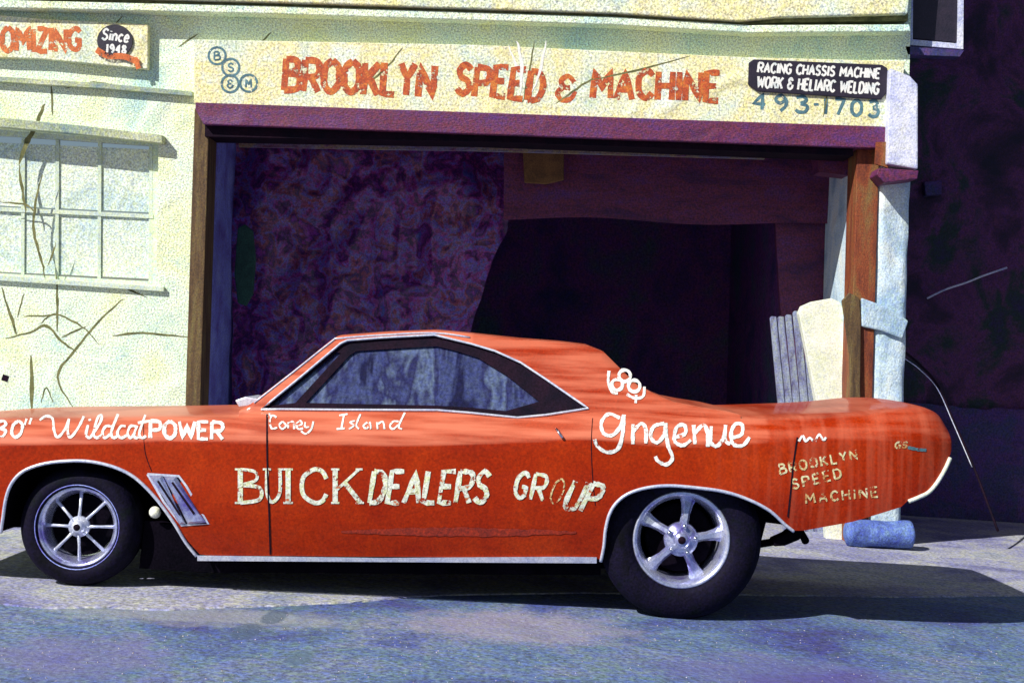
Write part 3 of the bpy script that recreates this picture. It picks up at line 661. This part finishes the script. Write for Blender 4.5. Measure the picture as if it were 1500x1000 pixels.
def bodyoff(x, z):
    zc = interp(CRE, x); zs = interp(SHO, x)
    if z >= zc:
        u = min(1.1, (z-zc)/max(zs-zc, .01)); return .016+.010*u+.104*u**2 + endoff(x)
    v_ = (zc-z)/.5
    return .004+.012*math.sin(min(v_*2.2, 3.1))*-1 + .075*max(0, v_-.35)**1.8*1.4 + .012 + endoff(x)
# greenhouse
def ghY(py): return 7.13+.20*max(0, min(1, (601-py)/113))
def ghline(px, n=5):
    out = []
    for q in px:
        out.append(q)
    C_ = cat(out, n); return [(lambda p: (p.x, p.z))(U(q.x, q.y, ghY(q.y))) for q in C_]
def ghpoly(px):
    out = []
    for a, b in zip(px, px[1:]):
        for k in range(5):
            x = a[0]+(b[0]-a[0])*k/5; y = a[1]+(b[1]-a[1])*k/5; p = U(x, y, ghY(y)); out.append((p.x, p.z))
    p = U(*px[-1], ghY(px[-1][1])); out.append((p.x, p.z)); return out
TOP = ghpoly([(350, 602), (358, 596), (368, 591), (430, 543), (486, 498), (494, 493), (560, 488), (635, 485), (690, 490), (760, 497.5), (820, 502), (862, 507), (885, 516), (905, 536), (935, 565), (962, 579), (990, 590), (1030, 598), (1068, 604), (1085, 608)])
WLO = ghpoly([(384, 599.5), (640, 600), (690, 604.5), (758, 611), (800, 607), (863, 597)])
WHI = ghpoly([(384, 599), (440, 552), (499, 503), (508, 499), (560, 494.5), (636, 491), (690, 504), (725, 514), (762, 531), (800, 556), (835, 580), (863, 596.5)])
ZR = max(z for _, z in TOP)
def gh_off(x, z):
    zb = interp(SHO, x); u = max(0, min(1, (z-zb)/(ZR-zb))); return .125+.20*u
def car_off(x, z):
    zs = interp(SHO, x)
    if z > zs-.004 and TOP[0][0] < x < TOP[-1][0]: return gh_off(x, z)
    return bodyoff(x, z)
def onbody(px, py, lift):
    Y = 7.05
    for _ in range(6):
        p = U(px, py, Y); Y = YS0+car_off(p.x, p.z)
    return U(px, py, Y-lift-.0014)
car = thing('drag_coupe', 'orange-red drag race coupe with white hand lettering parked side-on before the garage', 'car', (0, YC, 0))

xs = set([round(x, 4) for x, _ in LOWP]); x = XN
while x < XT: xs.add(round(x, 4)); x += .03
xs = sorted(xs); xs2 = [xs[0]]
for x in xs[1:]:
    if x-xs2[-1] > .002: xs2.append(x)
xs = xs2
NL, NS, NA = 14, 7, 14
V = []; sky_tint = []; KIND = []
for x in xs:
    zl = interp(LOWP, x); zc = max(interp(CRE, x), zl+.01); zs = max(interp(SHO, x), zc+.03)
    ring = []; fd = []
    for i in range(NL): ring.append(zl+(zc-zl)*i/NL); fd.append(0)
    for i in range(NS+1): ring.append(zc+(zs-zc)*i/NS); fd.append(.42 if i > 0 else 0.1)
    near = [(x, YS0+bodyoff(x, z), z) for z in ring]
    y0 = near[-1][1]; y1 = 2*YC-y0; n = len(near)
    mid = []
    for i in range(1, NA):
        t = i/NA; mid.append((x, y0+(y1-y0)*t, zs+.018*(1-abs(2*t-1)**2.2)+.004))
    far = [(a, 2*YC-b, c) for a, b, c in reversed(near)]
    V += near+mid+far; sky_tint += fd+[.42]*len(mid)+fd[::-1]
RN = len(V)//len(xs)
Fs = []
gx0, gx1 = TOP[4][0], TOP[-6][0]
for i in range(len(xs)-1):
    for j in range(RN-1):
        top = NL+NS <= j < RN-1-(NL+NS)
        if top and gx0 < (xs[i]+xs[i+1])/2 < gx1 and NL+NS+1 < j < RN-2-(NL+NS)-1: continue      # open under the glasshouse
        a = i*RN+j; Fs.append((a, a+1, a+RN+1, a+RN))
Fs.append(tuple(range(RN))); Fs.append(tuple((len(xs)-1)*RN+j for j in range(RN))[::-1])
def set_sky_tint(o, fn):
    me = o.data; at = me.attributes.new('sky_tint', 'FLOAT', 'POINT')
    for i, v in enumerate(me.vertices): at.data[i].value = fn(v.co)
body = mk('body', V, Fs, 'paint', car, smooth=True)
def sky_tint_fn(co):
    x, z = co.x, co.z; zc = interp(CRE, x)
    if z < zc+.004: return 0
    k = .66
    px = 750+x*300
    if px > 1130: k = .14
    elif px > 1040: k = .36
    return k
set_sky_tint(body, sky_tint_fn)
# floor across the sills and wheel houses
Vb = []; Fb = []
for x in xs:
    zl = interp(LOWP, x)+.004; Vb += [(x, YS0+bodyoff(x, zl)+.012, zl), (x, 2*YC-YS0-bodyoff(x, zl)-.012, zl)]
for i in range(len(xs)-1): Fb.append((2*i, 2*i+1, 2*i+3, 2*i+2))
mk('floor_pan', Vb, Fb, 'under', car)
ch = [(-150, 700), (-10, 750), (20, 660), (240, 660), (290, 800), (600, 812), (880, 812), (900, 690), (1118, 690), (1128, 762), (1240, 752), (1320, 728), (1300, 690), (1100, 668), (900, 668), (870, 660), (300, 660)]
mk('chassis', *prism([(-150, 690), (-60, 765), (-5, 772), (60, 772), (300, 824), (600, 828), (880, 832), (1105, 832), (1122, 765), (1180, 772), (1300, 745), (1300, 690), (1100, 668), (600, 665), (0, 665)], 7.42, 2*YC-7.42), 'under', car)
mk('sill_shade_block', *prism([(212, 762), (262, 770), (300, 806), (880, 812), (880, 842), (300, 838), (204, 832)], 7.16, 7.415), 'under', car)  # added low under the sills to keep sun off the ground
# glasshouse: pillars, roof, windscreen, rear glass
gxs = sorted(set([round(a, 4) for a, _ in TOP+WLO+WHI])); t = gxs[0]
while t < gxs[-1]: gxs.append(round(t, 4)); t += .025
gxs = sorted(set(gxs)); g2 = [gxs[0]]
for x in gxs[1:]:
    if x-g2[-1] > .0015: g2.append(x)
gxs = g2
xw0, xw1 = WLO[0][0], WLO[-1][0]
V = []; NG = [3, 5, 3]; NR = 16
for x in gxs:
    zb = interp(SHO, x)-.012; zt_ = max(interp(TOP, x), zb+.013)
    if xw0 < x < xw1:
        a = max(zb+.001, interp(WLO, x)); b = max(a, min(interp(WHI, x), zt_-.006))
    else:
        a = b = zb+(zt_-zb)*(.02 if x < xw0 else .25)
    zz = [zb+(a-zb)*i/NG[0] for i in range(NG[0])]+[a+(b-a)*i/NG[1] for i in range(NG[1])]+[b+(zt_-b)*i/NG[2] for i in range(NG[2]+1)]
    near = [(x, YS0+gh_off(x, z), z) for z in zz]; y0 = near[-1][1]; y1 = 2*YC-y0
    mid = [(x, y0+(y1-y0)*(i/NR), zt_+.016*(1-abs(2*i/NR-1)**3.0)) for i in range(1, NR)]
    V += near+mid+[(q[0], 2*YC-q[1], q[2]) for q in reversed(near)]
RG = len(V)//len(gxs); Fs = []; Fw = []; Fr = []
ns = sum(NG)
xA, xB = U(378, 590, 7.2).x, U(487, 498, 7.3).x; xC, xD = U(905, 536, 7.3).x, U(985, 588, 7.2).x
for i in range(len(gxs)-1):
    xm = (gxs[i]+gxs[i+1])/2
    for j in range(RG-1):
        a = i*RG+j; q = (a, a+1, a+RG+1, a+RG)
        jj = j if j < RG/2 else RG-2-j
        if NG[0] <= jj < NG[0]+NG[1]:
            if xw0 < xm < xw1: continue
        if ns <= j < RG-1-ns:
            k = j-ns
            if xA < xm < xB and 0 < k < NR-1: Fw.append(q); continue
            if xC < xm < xD and 2 < k < NR-3: Fr.append(q); continue
        Fs.append(q)
def pick(V, F):
    ids = sorted(set(i for q in F for i in q)); mp = {a: b for b, a in enumerate(ids)}
    return [V[i] for i in ids], [tuple(mp[i] for i in q) for q in F]
roof = mk('roof', *pick(V, Fs), 'paint', car, smooth=True)
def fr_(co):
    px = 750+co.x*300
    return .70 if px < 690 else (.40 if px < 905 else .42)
set_sky_tint(roof, fr_)
mk('windshield', *pick(V, Fw), 'wshield', car, smooth=True)
mk('rear_glass', *pick(V, Fr), 'wshield', car, smooth=True)
# side windows both sides: black surround with two panes, chrome edge
def gm(a, b, far=False, back=.0):
    """glasshouse flank point under a pixel"""
    p = U(a, b, ghY(b)); Y = 7.2
    for _ in range(5):
        p = U(a, b, Y); Y = YS0+gh_off(p.x, p.z)+back
    return (p.x, 2*YC-Y if far else Y, p.z)
def slab(loops, far, back, th):
    conv = lambda lp: [(gm(a, b)[0], gm(a, b)[2]) for a, b in lp]
    dens = []
    for lp in loops:
        d = []
        for i in range(len(lp)):
            a = lp[i]; b = lp[(i+1) % len(lp)]; L = max(1, int(math.hypot(a[0]-b[0], a[1]-b[1])/14))
            d += [(a[0]+(b[0]-a[0])*k/L, a[1]+(b[1]-a[1])*k/L) for k in range(L)]
        dens.append(conv(d))
    v, f = prismXZ(dens, 0, th)
    out = []
    for x, y, z in v:
        Y = YS0+gh_off(x, z)+back+y; out.append((x, 2*YC-Y if far else Y, z))
    return out, f
outer = [(387, 597.5), (440, 554), (501, 504), (510, 501), (560, 496.5), (636, 493), (690, 506), (725, 516.5), (762, 533), (800, 557), (835, 581), (858, 597), (800, 605), (758, 609), (690, 602), (640, 598), (500, 598)]
pane1 = [(447, 590), (512, 520), (522, 514), (600, 509), (640, 507), (668, 514), (700, 524), (742, 550), (790, 588), (741, 602), (690, 597), (640, 594)]
vent = [(398, 594), (432, 566), (493, 516), (499, 517), (432, 590)]
for far in (False, True):
    mk('window_surround', *slab([outer, pane1, vent], far, .012, .012), 'black', car)
    mk('side_window', *slab([[(443, 592), (510, 516), (522, 511), (640, 504), (700, 521), (744, 548), (794, 588), (741, 605), (690, 600), (640, 597)]], far, .026, .004), 'glass', car)
    mk('vent_window', *slab([[(394, 595.5), (430, 564), (494, 513), (502, 514), (434, 593)]], far, .026, .004), 'glass', car)
    loop = [(383, 599), (440, 552.5), (499, 503), (509, 498.5), (560, 494.5), (636, 490.5), (690, 503.5), (725, 514), (763, 531), (800, 555.5), (835, 579.5), (862, 598), (800, 607.5), (758, 611.5), (690, 604.5), (640, 600.5), (500, 600)]
    d = []
    for i in range(len(loop)):
        a = loop[i]; b = loop[(i+1) % len(loop)]
        for k in range(4): d.append(gm(a[0]+(b[0]-a[0])*k/4, a[1]+(b[1]-a[1])*k/4, far, -.003))
    mk('window_trim', *tube(d, .0062, 6, True), 'silver', car, smooth=True)
    mir = lambda P: [(p[0], 2*YC-p[1], p[2]) for p in P] if far else P
    # arch lips, rocker strip
    for seg_, r in ((lowpx[3:18], .0085), (lowpx[20:34], .0085)):
        pts = cat([tuple(onbody(a, b, .002)) for a, b in seg_], 4); mk('arch_trim', *tube(mir([tuple(p) for p in pts]), r, 7), 'whitetxt' if 0 else 'silver', car, smooth=True)
    sv, sf = [], []
    for a in range(289, 883, 9):
        wd = 6 if a < 560 else 6+5*min(1, (a-560)/260)
        for py, l_ in ((814+.013*(a-290)-wd+5, .001), (814+.013*(a-290)-wd+5, .010), (821+.006*(a-290), .010), (821+.006*(a-290), .001)):
            q = onbody(a, py, l_); sv.append(tuple(q))
    k = len(sv)//4
    for i in range(k-1):
        for j in range(4): sf.append((4*i+j, 4*i+(j+1) % 4, 4*i+4+(j+1) % 4, 4*i+4+j))
    sf += [(0, 1, 2, 3), tuple(4*(k-1)+j for j in range(4))]
    mk('rocker_strip', mir(sv), sf, 'silver', car)
    # A pillar drip rail + roof gutter
    pts = [gm(a, b, far, -.002) for a, b in [(372, 590), (430, 544.5), (486, 500), (497, 495.5), (560, 490.5), (636, 487.5), (688, 494)]]
    mk('drip_rail', *tube(cat(pts, 4), .005, 6), 'silver', car, smooth=True)
# rear bumper wraps the tail, tail lights
bp = [Vector((x+.004, YS0+bodyoff(x, z)-.004, z-.003)) for x, z in LOWP if x >= U(1330, 731, YS0).x][::3]
mk('rear_bumper_end', *tube(cat(bp, 4), .0105, 8), 'slab', car, smooth=True)
xb = U(1386, 690, 7.2).x
v, f = [], []
for i in range(17):
    t_ = i/16; y = 7.12+(2*YC-14.24)*t_; xx = xb+.03*(1-abs(2*t_-1)**3)
    for dx, dz in ((0, .04), (.05, .035), (.07, -.02), (.03, -.09), (0, -.09)): v.append((xx+dx*.5-.11, y, .55+wz(1386, 690, 7.2)*0+dz))
zb_ = U(1386, 690, 7.1).z
v = [(a, b, c-.55+zb_) for a, b, c in v]
for i in range(16):
    for j in range(5): f.append((5*i+j, 5*i+(j+1) % 5, 5*i+5+(j+1) % 5, 5*i+5+j))
f += [tuple(range(5)), tuple(80+j for j in range(5))]
mk('rear_bumper', v, f, 'chrome', car, smooth=True)
for y in (7.35, 2*YC-7.75):
    mk('tail_light', *box(XT-.012, XT+.012, y, y+.4, zb_+.07, zb_+.12), 'oratxt', car, bevel=.004)
# front fender vent
vt = [((218, 696), (238, 696), (272, 766), (263, 768)), ((240, 698), (258, 698), (302, 765), (275, 767))]
mk('vent_backing', [tuple(onbody(a, b, .0012)) for a, b in ((217, 695), (262, 698), (304, 766), (266, 768), (240, 733))], [(0, 1, 2, 3, 4)], 'black', car)
fv = mk('fender_vent', *ribbon([([(216, 694), (262, 697), (273, 712), (305, 767), (266, 769), (240, 735), (216, 694)], 3.4)], onbody, 3), 'silver', car)
for q in vt:
    v = [tuple(onbody(a, b, .003)) for a, b in q]+[tuple(onbody(a, b, .016)) for a, b in ((q[0][0]+5, q[0][1]+4), (q[1][0]-4, q[1][1]+4), (q[2][0]-4, q[2][1]-3), (q[3][0]+2, q[3][1]-3))]
    mk('vent_blade', v, [(0, 1, 5, 4), (1, 2, 6, 5), (2, 3, 7, 6), (3, 0, 4, 7), (4, 5, 6, 7)], 'rim', car)
    mk('vent_slot', *ribbon([([((q[0][0]+q[1][0])/2+3, q[0][1]+8), ((q[2][0]+q[3][0])/2-4, q[2][1]-12)], 3)], lambda a, b, l: onbody(a, b, l+.015), 3), 'black', car)
# seams, handle
def seam(pts, w=1.8): mk('seam', *ribbon([([Vector(p) for p in cat(pts, 5)], w)], onbody, w), 'black', car)
seam([(391, 606), (391, 655), (392, 700), (394, 750), (396, 812)], 2.2)
seam([(1168, 640), (1162, 680), (1158, 720), (1154, 757)], 2.2)  # a crease line on the quarter panel, not a panel joint
seam([(868, 612), (866, 650), (868, 700), (872, 740)], 1)
seam([(210, 615), (212, 660), (222, 690)], .9)
mk('door_handle', *tube([onbody(815, 628, .01), onbody(819, 634, .018), onbody(824, 641, .01)], .007, 8), 'chrome', car, smooth=True)
# dull lower stripe scuffed along the door
mk('side_scuff', *ribbon([([(x, 778+.004*(x-490)+random.uniform(-1, 1)) for x in range(500, 845, 8)], 13)], onbody, 13, taper=True, jit=.05), mat('scuffed_paint', [(.22, .014, .003), (.36, .024, .001)], .6, scale=14, speck=.4), car)

mk('cowl_highlight', *prism([(344, 586), (360, 581), (378, 584), (376, 593), (350, 596)], 7.25, 7.6), 'silver', car, bevel=.006)  # silver piece standing in for the bright highlight on the cowl
# lettering on the flank
def L(strokes, w, mt='carwhite', jit=.22): return mk('lettering', *ribbon(strokes, onbody, w*(1.0 if mt == 'worntxt' else .88), jit=jit), mt, car)
def serif(word, x0, x1, yb, h):
    """slab-serif capitals, heavy stems"""
    out = []
    def stem(x, a=0, b=1, w=7.5): out.append(([Vector((x, yb-h*(a+(b-a)*k/4))) for k in range(5)], w))
    def ser(x, b, w=12): out.append(([Vector((x-w/2, yb-h*b)), Vector((x, yb-h*b)), Vector((x+w/2, yb-h*b))], 3))
    for ch, x, w in word:
        if ch == 'B':
            stem(x+6); ser(x+4, 1, 12); ser(x+4, 0, 12)
            out.append((cat([Vector((x+6, yb-h)), Vector((x+w*.8, yb-h*.93)), Vector((x+w*.85, yb-h*.68)), Vector((x+6, yb-h*.53))], 5), 4.5))
            out.append((cat([Vector((x+6, yb-h*.53)), Vector((x+w, yb-h*.45)), Vector((x+w, yb-h*.1)), Vector((x+6, yb))], 5), 5.5))
        elif ch == 'U':
            out.append((cat([Vector((x+5, yb-h)), Vector((x+5, yb-h*.3)), Vector((x+w*.45, yb-1)), Vector((x+w*.85, yb-h*.3)), Vector((x+w*.85, yb-h))], 5), 5)); ser(x+5, 1); ser(x+w*.85, 1, 9)
        elif ch == 'I': stem(x+6); ser(x+6, 1, 14); ser(x+6, 0, 14)
        elif ch == 'C':
            out.append((cat([Vector((x+w, yb-h*.72)), Vector((x+w*.85, yb-h*.93)), Vector((x+w*.55, yb-h)), Vector((x+w*.15, yb-h*.8)), Vector((x+2, yb-h*.5)), Vector((x+w*.15, yb-h*.2)), Vector((x+w*.55, yb)), Vector((x+w*.85, yb-h*.06)), Vector((x+w, yb-h*.26))], 5), 6.5))
        elif ch == 'K':
            stem(x+6); ser(x+6, 1); ser(x+6, 0)
            out.append(([Vector((x+w-4, yb-h)), Vector((x+w*.5, yb-h*.66)), Vector((x+9, yb-h*.4))], 4)); out.append(([Vector((x+w*.42, yb-h*.62)), Vector((x+w*.7, yb-h*.3)), Vector((x+w-2, yb))], 7)); ser(x+w-4, 1, 10); ser(x+w-3, 0, 12)
    return out
mk('lettering', *ribbon(serif([('B', 346, 34), ('U', 386, 28), ('I', 416, 12), ('C', 440, 38), ('K', 485, 45)], 0, 0, 736, 49), onbody, 6), 'worntxt', car)
L(text('DEALERS', (541, 736), (712, 736), 46, .16, .26), 7.2, 'worntxt')
L(text('G', (752, 728), (768, 730), 38, .1), 6, 'worntxt')
L(text('R', (777, 731), (795, 733), 38, .1), 5.5, 'worntxt'); L(text('O', (803, 736), (818, 738), 38, .2), 3, 'goldtxt')
L(text('UP', (824, 744), (868, 750), 42, .32, .3), 7, 'worntxt')
L(text('30', (-8, 640), (30, 640), 24, .2, .4), 5)
L([cat([(39, 613), (36, 622)], 3)], 3.5); L([cat([(46, 612), (43, 621)], 3)], 3.5)
scr = lambda P, n=5: cat([Vector(p) for p in P], n)
L([scr(P) for P in (
   [(58, 615), (68, 609), (77, 613), (79, 629), (84, 640), (94, 630), (101, 613)], [(101, 613), (99, 630), (103, 640), (114, 627), (123, 609)],
   [(129, 622), (126, 636), (131, 641), (136, 635)], [(131, 613), (132, 616)], [(136, 635), (147, 618), (149, 608), (143, 612), (137, 634), (142, 641), (149, 636)],
   [(164, 624), (155, 624), (150, 633), (153, 641), (161, 636)], [(173, 606), (163, 632), (166, 641), (172, 638)], [(184, 624), (177, 624), (172, 634), (177, 641), (186, 637)],
   [(199, 624), (191, 624), (187, 634), (191, 641), (197, 635)], [(201, 623), (196, 637), (200, 641), (205, 637)], [(213, 607), (204, 634), (208, 641), (214, 638)], [(202, 619), (220, 616)])], 4.2)
L(text('POWER', (220, 641), (326, 643), 25, 0, .26), 6)
L([scr(P) for P in (
   [(405, 611), (399, 608), (395, 616), (398, 627), (406, 626)], [(414, 617), (409, 622), (413, 628), (419, 623), (414, 617)], [(422, 618), (422, 627)], [(422, 621), (429, 617), (431, 628)],
   [(435, 623), (442, 621), (440, 616), (434, 621), (437, 628), (444, 627)], [(447, 618), (447, 625), (453, 625)], [(459, 617), (456, 628), (448, 635), (441, 631)],
   [(497, 608), (509, 606)], [(504, 607), (500, 627)], [(493, 628), (505, 627)], [(520, 616), (513, 618), (518, 623), (511, 628)], [(528, 606), (522, 622), (526, 628)], [(538, 618), (532, 624), (538, 627), (542, 618), (543, 628)],
   [(552, 618), (553, 628)], [(553, 621), (561, 617), (563, 628)], [(584, 617), (576, 617), (571, 624), (576, 628), (583, 622)], [(593, 604), (584, 624), (589, 628)])], 3.0)
L([scr([(392, 610), (390, 606)], 3)], 2.2); L([scr([(396, 609), (394, 605)], 3)], 2.2)
# script name
L([scr(P, 6) for P in (
   [(908, 612), (892, 606), (881, 618), (884, 634), (897, 637), (909, 624), (914, 607)], [(914, 607), (912, 635), (905, 657), (889, 662), (875, 653), (871, 643)],
   [(927, 621), (927, 650)], [(927, 632), (939, 620), (946, 628), (946, 649)],
   [(973, 620), (958, 624), (953, 639), (962, 648), (973, 636), (975, 619)], [(975, 619), (978, 650), (985, 670), (976, 680), (964, 675), (960, 668)],
   [(990, 640), (1004, 634), (1002, 622), (991, 626), (988, 645), (1000, 652), (1012, 644)], [(1016, 622), (1018, 650)], [(1018, 634), (1030, 622), (1036, 632), (1037, 654)],
   [(1042, 624), (1041, 646), (1050, 653), (1060, 640), (1063, 622)], [(1063, 622), (1062, 644), (1070, 650)],
   [(1071, 641), (1086, 636), (1087, 622), (1077, 621), (1071, 634), (1074, 650), (1088, 652), (1098, 640)])], 6)
# three-ring flower emblem with number on the pillar
for c, r in (((915, 550), 8.5), ((904, 563), 8), ((929, 565), 8.5)):
    L([[Vector((c[0]+r*math.cos(a), c[1]+r*math.sin(a))) for a in [i*2*math.pi/16 for i in range(17)]]], 5.5)
L([scr([(892, 543), (891, 560), (896, 573), (905, 576)]), scr([(918, 577), (930, 583), (942, 580), (944, 566)]), scr([(932, 578), (931, 590)], 3)], 4.5)
# small shop credit on the quarter panel
L(text('BROOKLYN', (1143, 694), (1256, 672), 14, 0, .5), 3.2, 'goldtxt')
L(text('SPEED', (1162, 716), (1233, 699), 14, 0, .5), 3.2, 'goldtxt')
L(text('MACHINE', (1181, 737), (1286, 727), 14, 0, .5), 3.2, 'goldtxt')
L([scr([(1170, 646), (1176, 638), (1180, 646), (1186, 641), (1192, 646)]), scr([(1194, 646), (1200, 636), (1206, 644), (1210, 640)])], 4)
L(text('GS', (1311, 656), (1328, 656), 9, .2), 3, 'goldtxt'); L([scr([(1330, 655), (1345, 658), (1357, 659)])], 5, 'blutxt')

# header tubes and a fog lamp in the front wheel house
for k, (a, b) in enumerate((((222, 786), (268, 788)), ((240, 795), (276, 797)), ((226, 803), (280, 806)))):
    mk('header_pipe', *tube([U(a[0], a[1], 7.34), U((a[0]+b[0])/2, a[1]-1, 7.3), U(b[0], b[1], 7.30), U(b[0]+40, b[1]+6, 7.34)], .011, 8), 'chrome', car, smooth=True)
v, f = lathe([(0, -.02), (.022, -.016), (.03, 0), (.022, .03), (0, .035)], U(227, 750, 7.12), 20); mk('fog_lamp', v, f, 'slab', car, smooth=True)
# leaf spring hanger and exhaust at the tail of the rear arch
mk('spring_shackle', *prism([(1132, 790), (1150, 782), (1166, 770), (1178, 776), (1172, 790), (1150, 799), (1134, 800)], 7.2, 7.3), 'under', car, bevel=.006)
mk('exhaust_pipe', *tube([U(1090, 800, 7.45), U(1140, 792, 7.4), U(1172, 776, 7.3), U(1180, 792, 7.2)], .02, 10), 'under', car, smooth=True)

# wheels
def wheel(cpx, Yf, r_t, r_r, width, style, rot, far=False):
    c = U(cpx[0], cpx[1], Yf); s = 1
    if far: c = Vector((c.x, 2*YC-c.y, c.z)); s = -1
    k = r_t-r_r
    # rim barrel
    prof = [(r_r*1.045, -.004), (r_r*1.05, -.014), (r_r*1.0, -.016), (r_r*.95, .0), (r_r*.90, .012), (r_r*.86, .05), (r_r*.83, width*.55), (r_r*.83, width*.9), (r_r, width)]
    w = mk('wheel', *lathe(prof, c, 72, s), 'rim', car, smooth=True)
    tp = [(r_r*1.03, .0), (r_r*1.06, -.016), (r_r+k*.25, -.030), (r_r+k*.55, -.028), (r_r+k*.80, -.010), (r_r+k*.93, .012), (r_t-.004, .035)]
    g = 5
    for i in range(g):
        y = .04+(width-.08)*i/g; tp += [(r_t, y), (r_t, y+(width-.08)/g*.78), (r_t-.008, y+(width-.08)/g*.82), (r_t-.008, y+(width-.08)/g*.96)]
    tp += [(r_t, width-.04), (r_t-k*.1, width-.012), (r_r+k*.5, width+.028), (r_r*1.02, width)]
    mk('tyre', *lathe(tp, c, 96, s), 'tyre', w, smooth=True)
    ring = lambda r, n=36: [(c[0]+r*math.cos(i*2*math.pi/n), c[1]-s*.026, c[2]+r*math.sin(i*2*math.pi/n)) for i in range(n)]
    if style == 'thin':
        mk('tyre_band', *tube(ring(r_r*1.10, 48), .0028, 5, True), 'bluewall', w, smooth=True)
        N = 8
        for i in range(N):
            a = rot+2*math.pi*i/N; d = Vector((math.cos(a), 0, math.sin(a)))
            pts = [c+d*(r_r*t)+Vector((0, s*y, 0)) for t, y in ((.18, .008), (.5, .022), (.93, .036))]
            mk('spoke', *tube(pts, [.0095, .0068, .0095], 7), 'silver', w, smooth=True)
        hub = [(0, -.03), (.022, -.03), (.030, -.02), (.034, .0), (.052, .004), (.052, .03), (0, .03)]
        mk('hub', *lathe(hub, c, 28, s), 'silver', w, smooth=True)
        mk('hub_cap', *lathe([(0, -.034), (.017, -.031), (.017, -.026)], c, 20, s), 'black', w, smooth=True)
        mk('brake_disc', *lathe([(.03, .075), (r_r*.80, .075), (r_r*.80, .09), (.03, .09)], c, 40, s), 'under', w, smooth=False)
    else:
        N = 5
        for i in range(N):
            a = rot+2*math.pi*i/N; d = Vector((math.cos(a), 0, math.sin(a))); q = Vector((-d.z, 0, d.x))
            V = []; prof2 = [(.20, .26, -.002), (.36, .20, .0), (.55, .19, .012), (.75, .26, .03), (.92, .40, .045)]
            for t, h, y in prof2:
                b = c+d*(r_r*t)+Vector((0, s*y, 0)); hw = r_r*h/2*1.0
                V += [b-q*hw+Vector((0, s*.02, 0)), b-q*hw*.45, b+q*hw*.45, b+q*hw+Vector((0, s*.02, 0)), b+Vector((0, s*.035, 0))]
            Fs = []
            for j in range(4):
                for k2 in range(5): Fs.append((5*j+k2, 5*j+(k2+1) % 5, 5*j+5+(k2+1) % 5, 5*j+5+k2))
            Fs += [tuple(range(5)), tuple(20+j for j in range(5))]
            mk('spoke', V, Fs, 'rim', w)
            l_ = c+d*(r_r*.30)+Vector((0, -s*.012, 0)); mk('lug_nut', *lathe([(0, -.012), (.009, -.010), (.011, .01)], l_, 8, s), 'chrome', w, smooth=True)
        mk('hub', *lathe([(0, -.028), (.03, -.026), (.038, -.012), (.05, .0), (r_r*.36, .004), (r_r*.38, .03), (0, .03)], c, 30, s), 'rim', w, smooth=True)
        mk('hub_cap', *lathe([(0, -.034), (.016, -.032), (.02, -.026)], c, 20, s), 'black', w, smooth=True)
        mk('brake_drum', *lathe([(.03, .09), (r_r*.7, .09), (r_r*.74, .10), (r_r*.74, .16), (.03, .16)], c, 40, s), 'under', w, smooth=False)
    return c
k7 = 7.06/FPX
for far in (False, True):
    wheel((115, 771), 7.09, 88*7.09/FPX, 56*7.09/FPX, .17, 'thin', math.radians(90), far)
    wheel((998, 790), 7.10, 119*7.10/FPX, 68*7.10/FPX, .30, 'five', math.radians(80), far)
for (a, b) in ((115, 771), (998, 790)):
    c = U(a, b, 7.2); mk('axle', *tube([(c.x, 7.2, c.z), (c.x, 2*YC-7.2, c.z)], .035, 10), 'under', car)

# cabin
cab = lambda n, vf, mt: mk(n, *vf, mt, car)
def cx(px): return U(px, 600, 7.6).x
zf = .36
cab('dashboard', box(cx(432), cx(462), 7.25, 2*YC-7.25, .70, .955), 'seat')
for yy in (7.42, 2*YC-7.42-.5):
    x0 = cx(575)
    prof = [(x0-.02, .55), (x0+.34, .50), (x0+.50, .52), (x0+.62, 1.06), (x0+.60, 1.12), (x0+.53, 1.11), (x0+.40, .68), (x0+.1, .70), (x0-.02, .68)]
    mk('seat', *prismXZ([prof], yy, yy+.5), 'seat', car, bevel=.03)
sw = [(cx(502)+.05*math.sin(t), YC-.40+.18*math.cos(t), .93+.17*math.sin(t)) for t in [i*2*math.pi/24 for i in range(24)]]
mk('steering_wheel', *tube(sw, .011, 7, True), 'black', car, smooth=True)
zr_ = ZR-.05
for xx in (cx(700),):
    mk('roll_bar', *tube(cat([(xx, 7.42, .5), (xx, 7.42, 1.0), (xx, 7.5, zr_-.02), (xx, YC, zr_), (xx, 2*YC-7.5, zr_-.02), (xx, 2*YC-7.42, 1.0), (xx, 2*YC-7.42, .5)], 5), .022, 9), 'greyb', car, smooth=True)
cab('rear_shelf', box(cx(735), cx(900), 7.3, 2*YC-7.3, .88, .91), 'black')
cab('cabin_floor', box(cx(330), cx(900), 7.3, 2*YC-7.3, .34, .38), 'under')
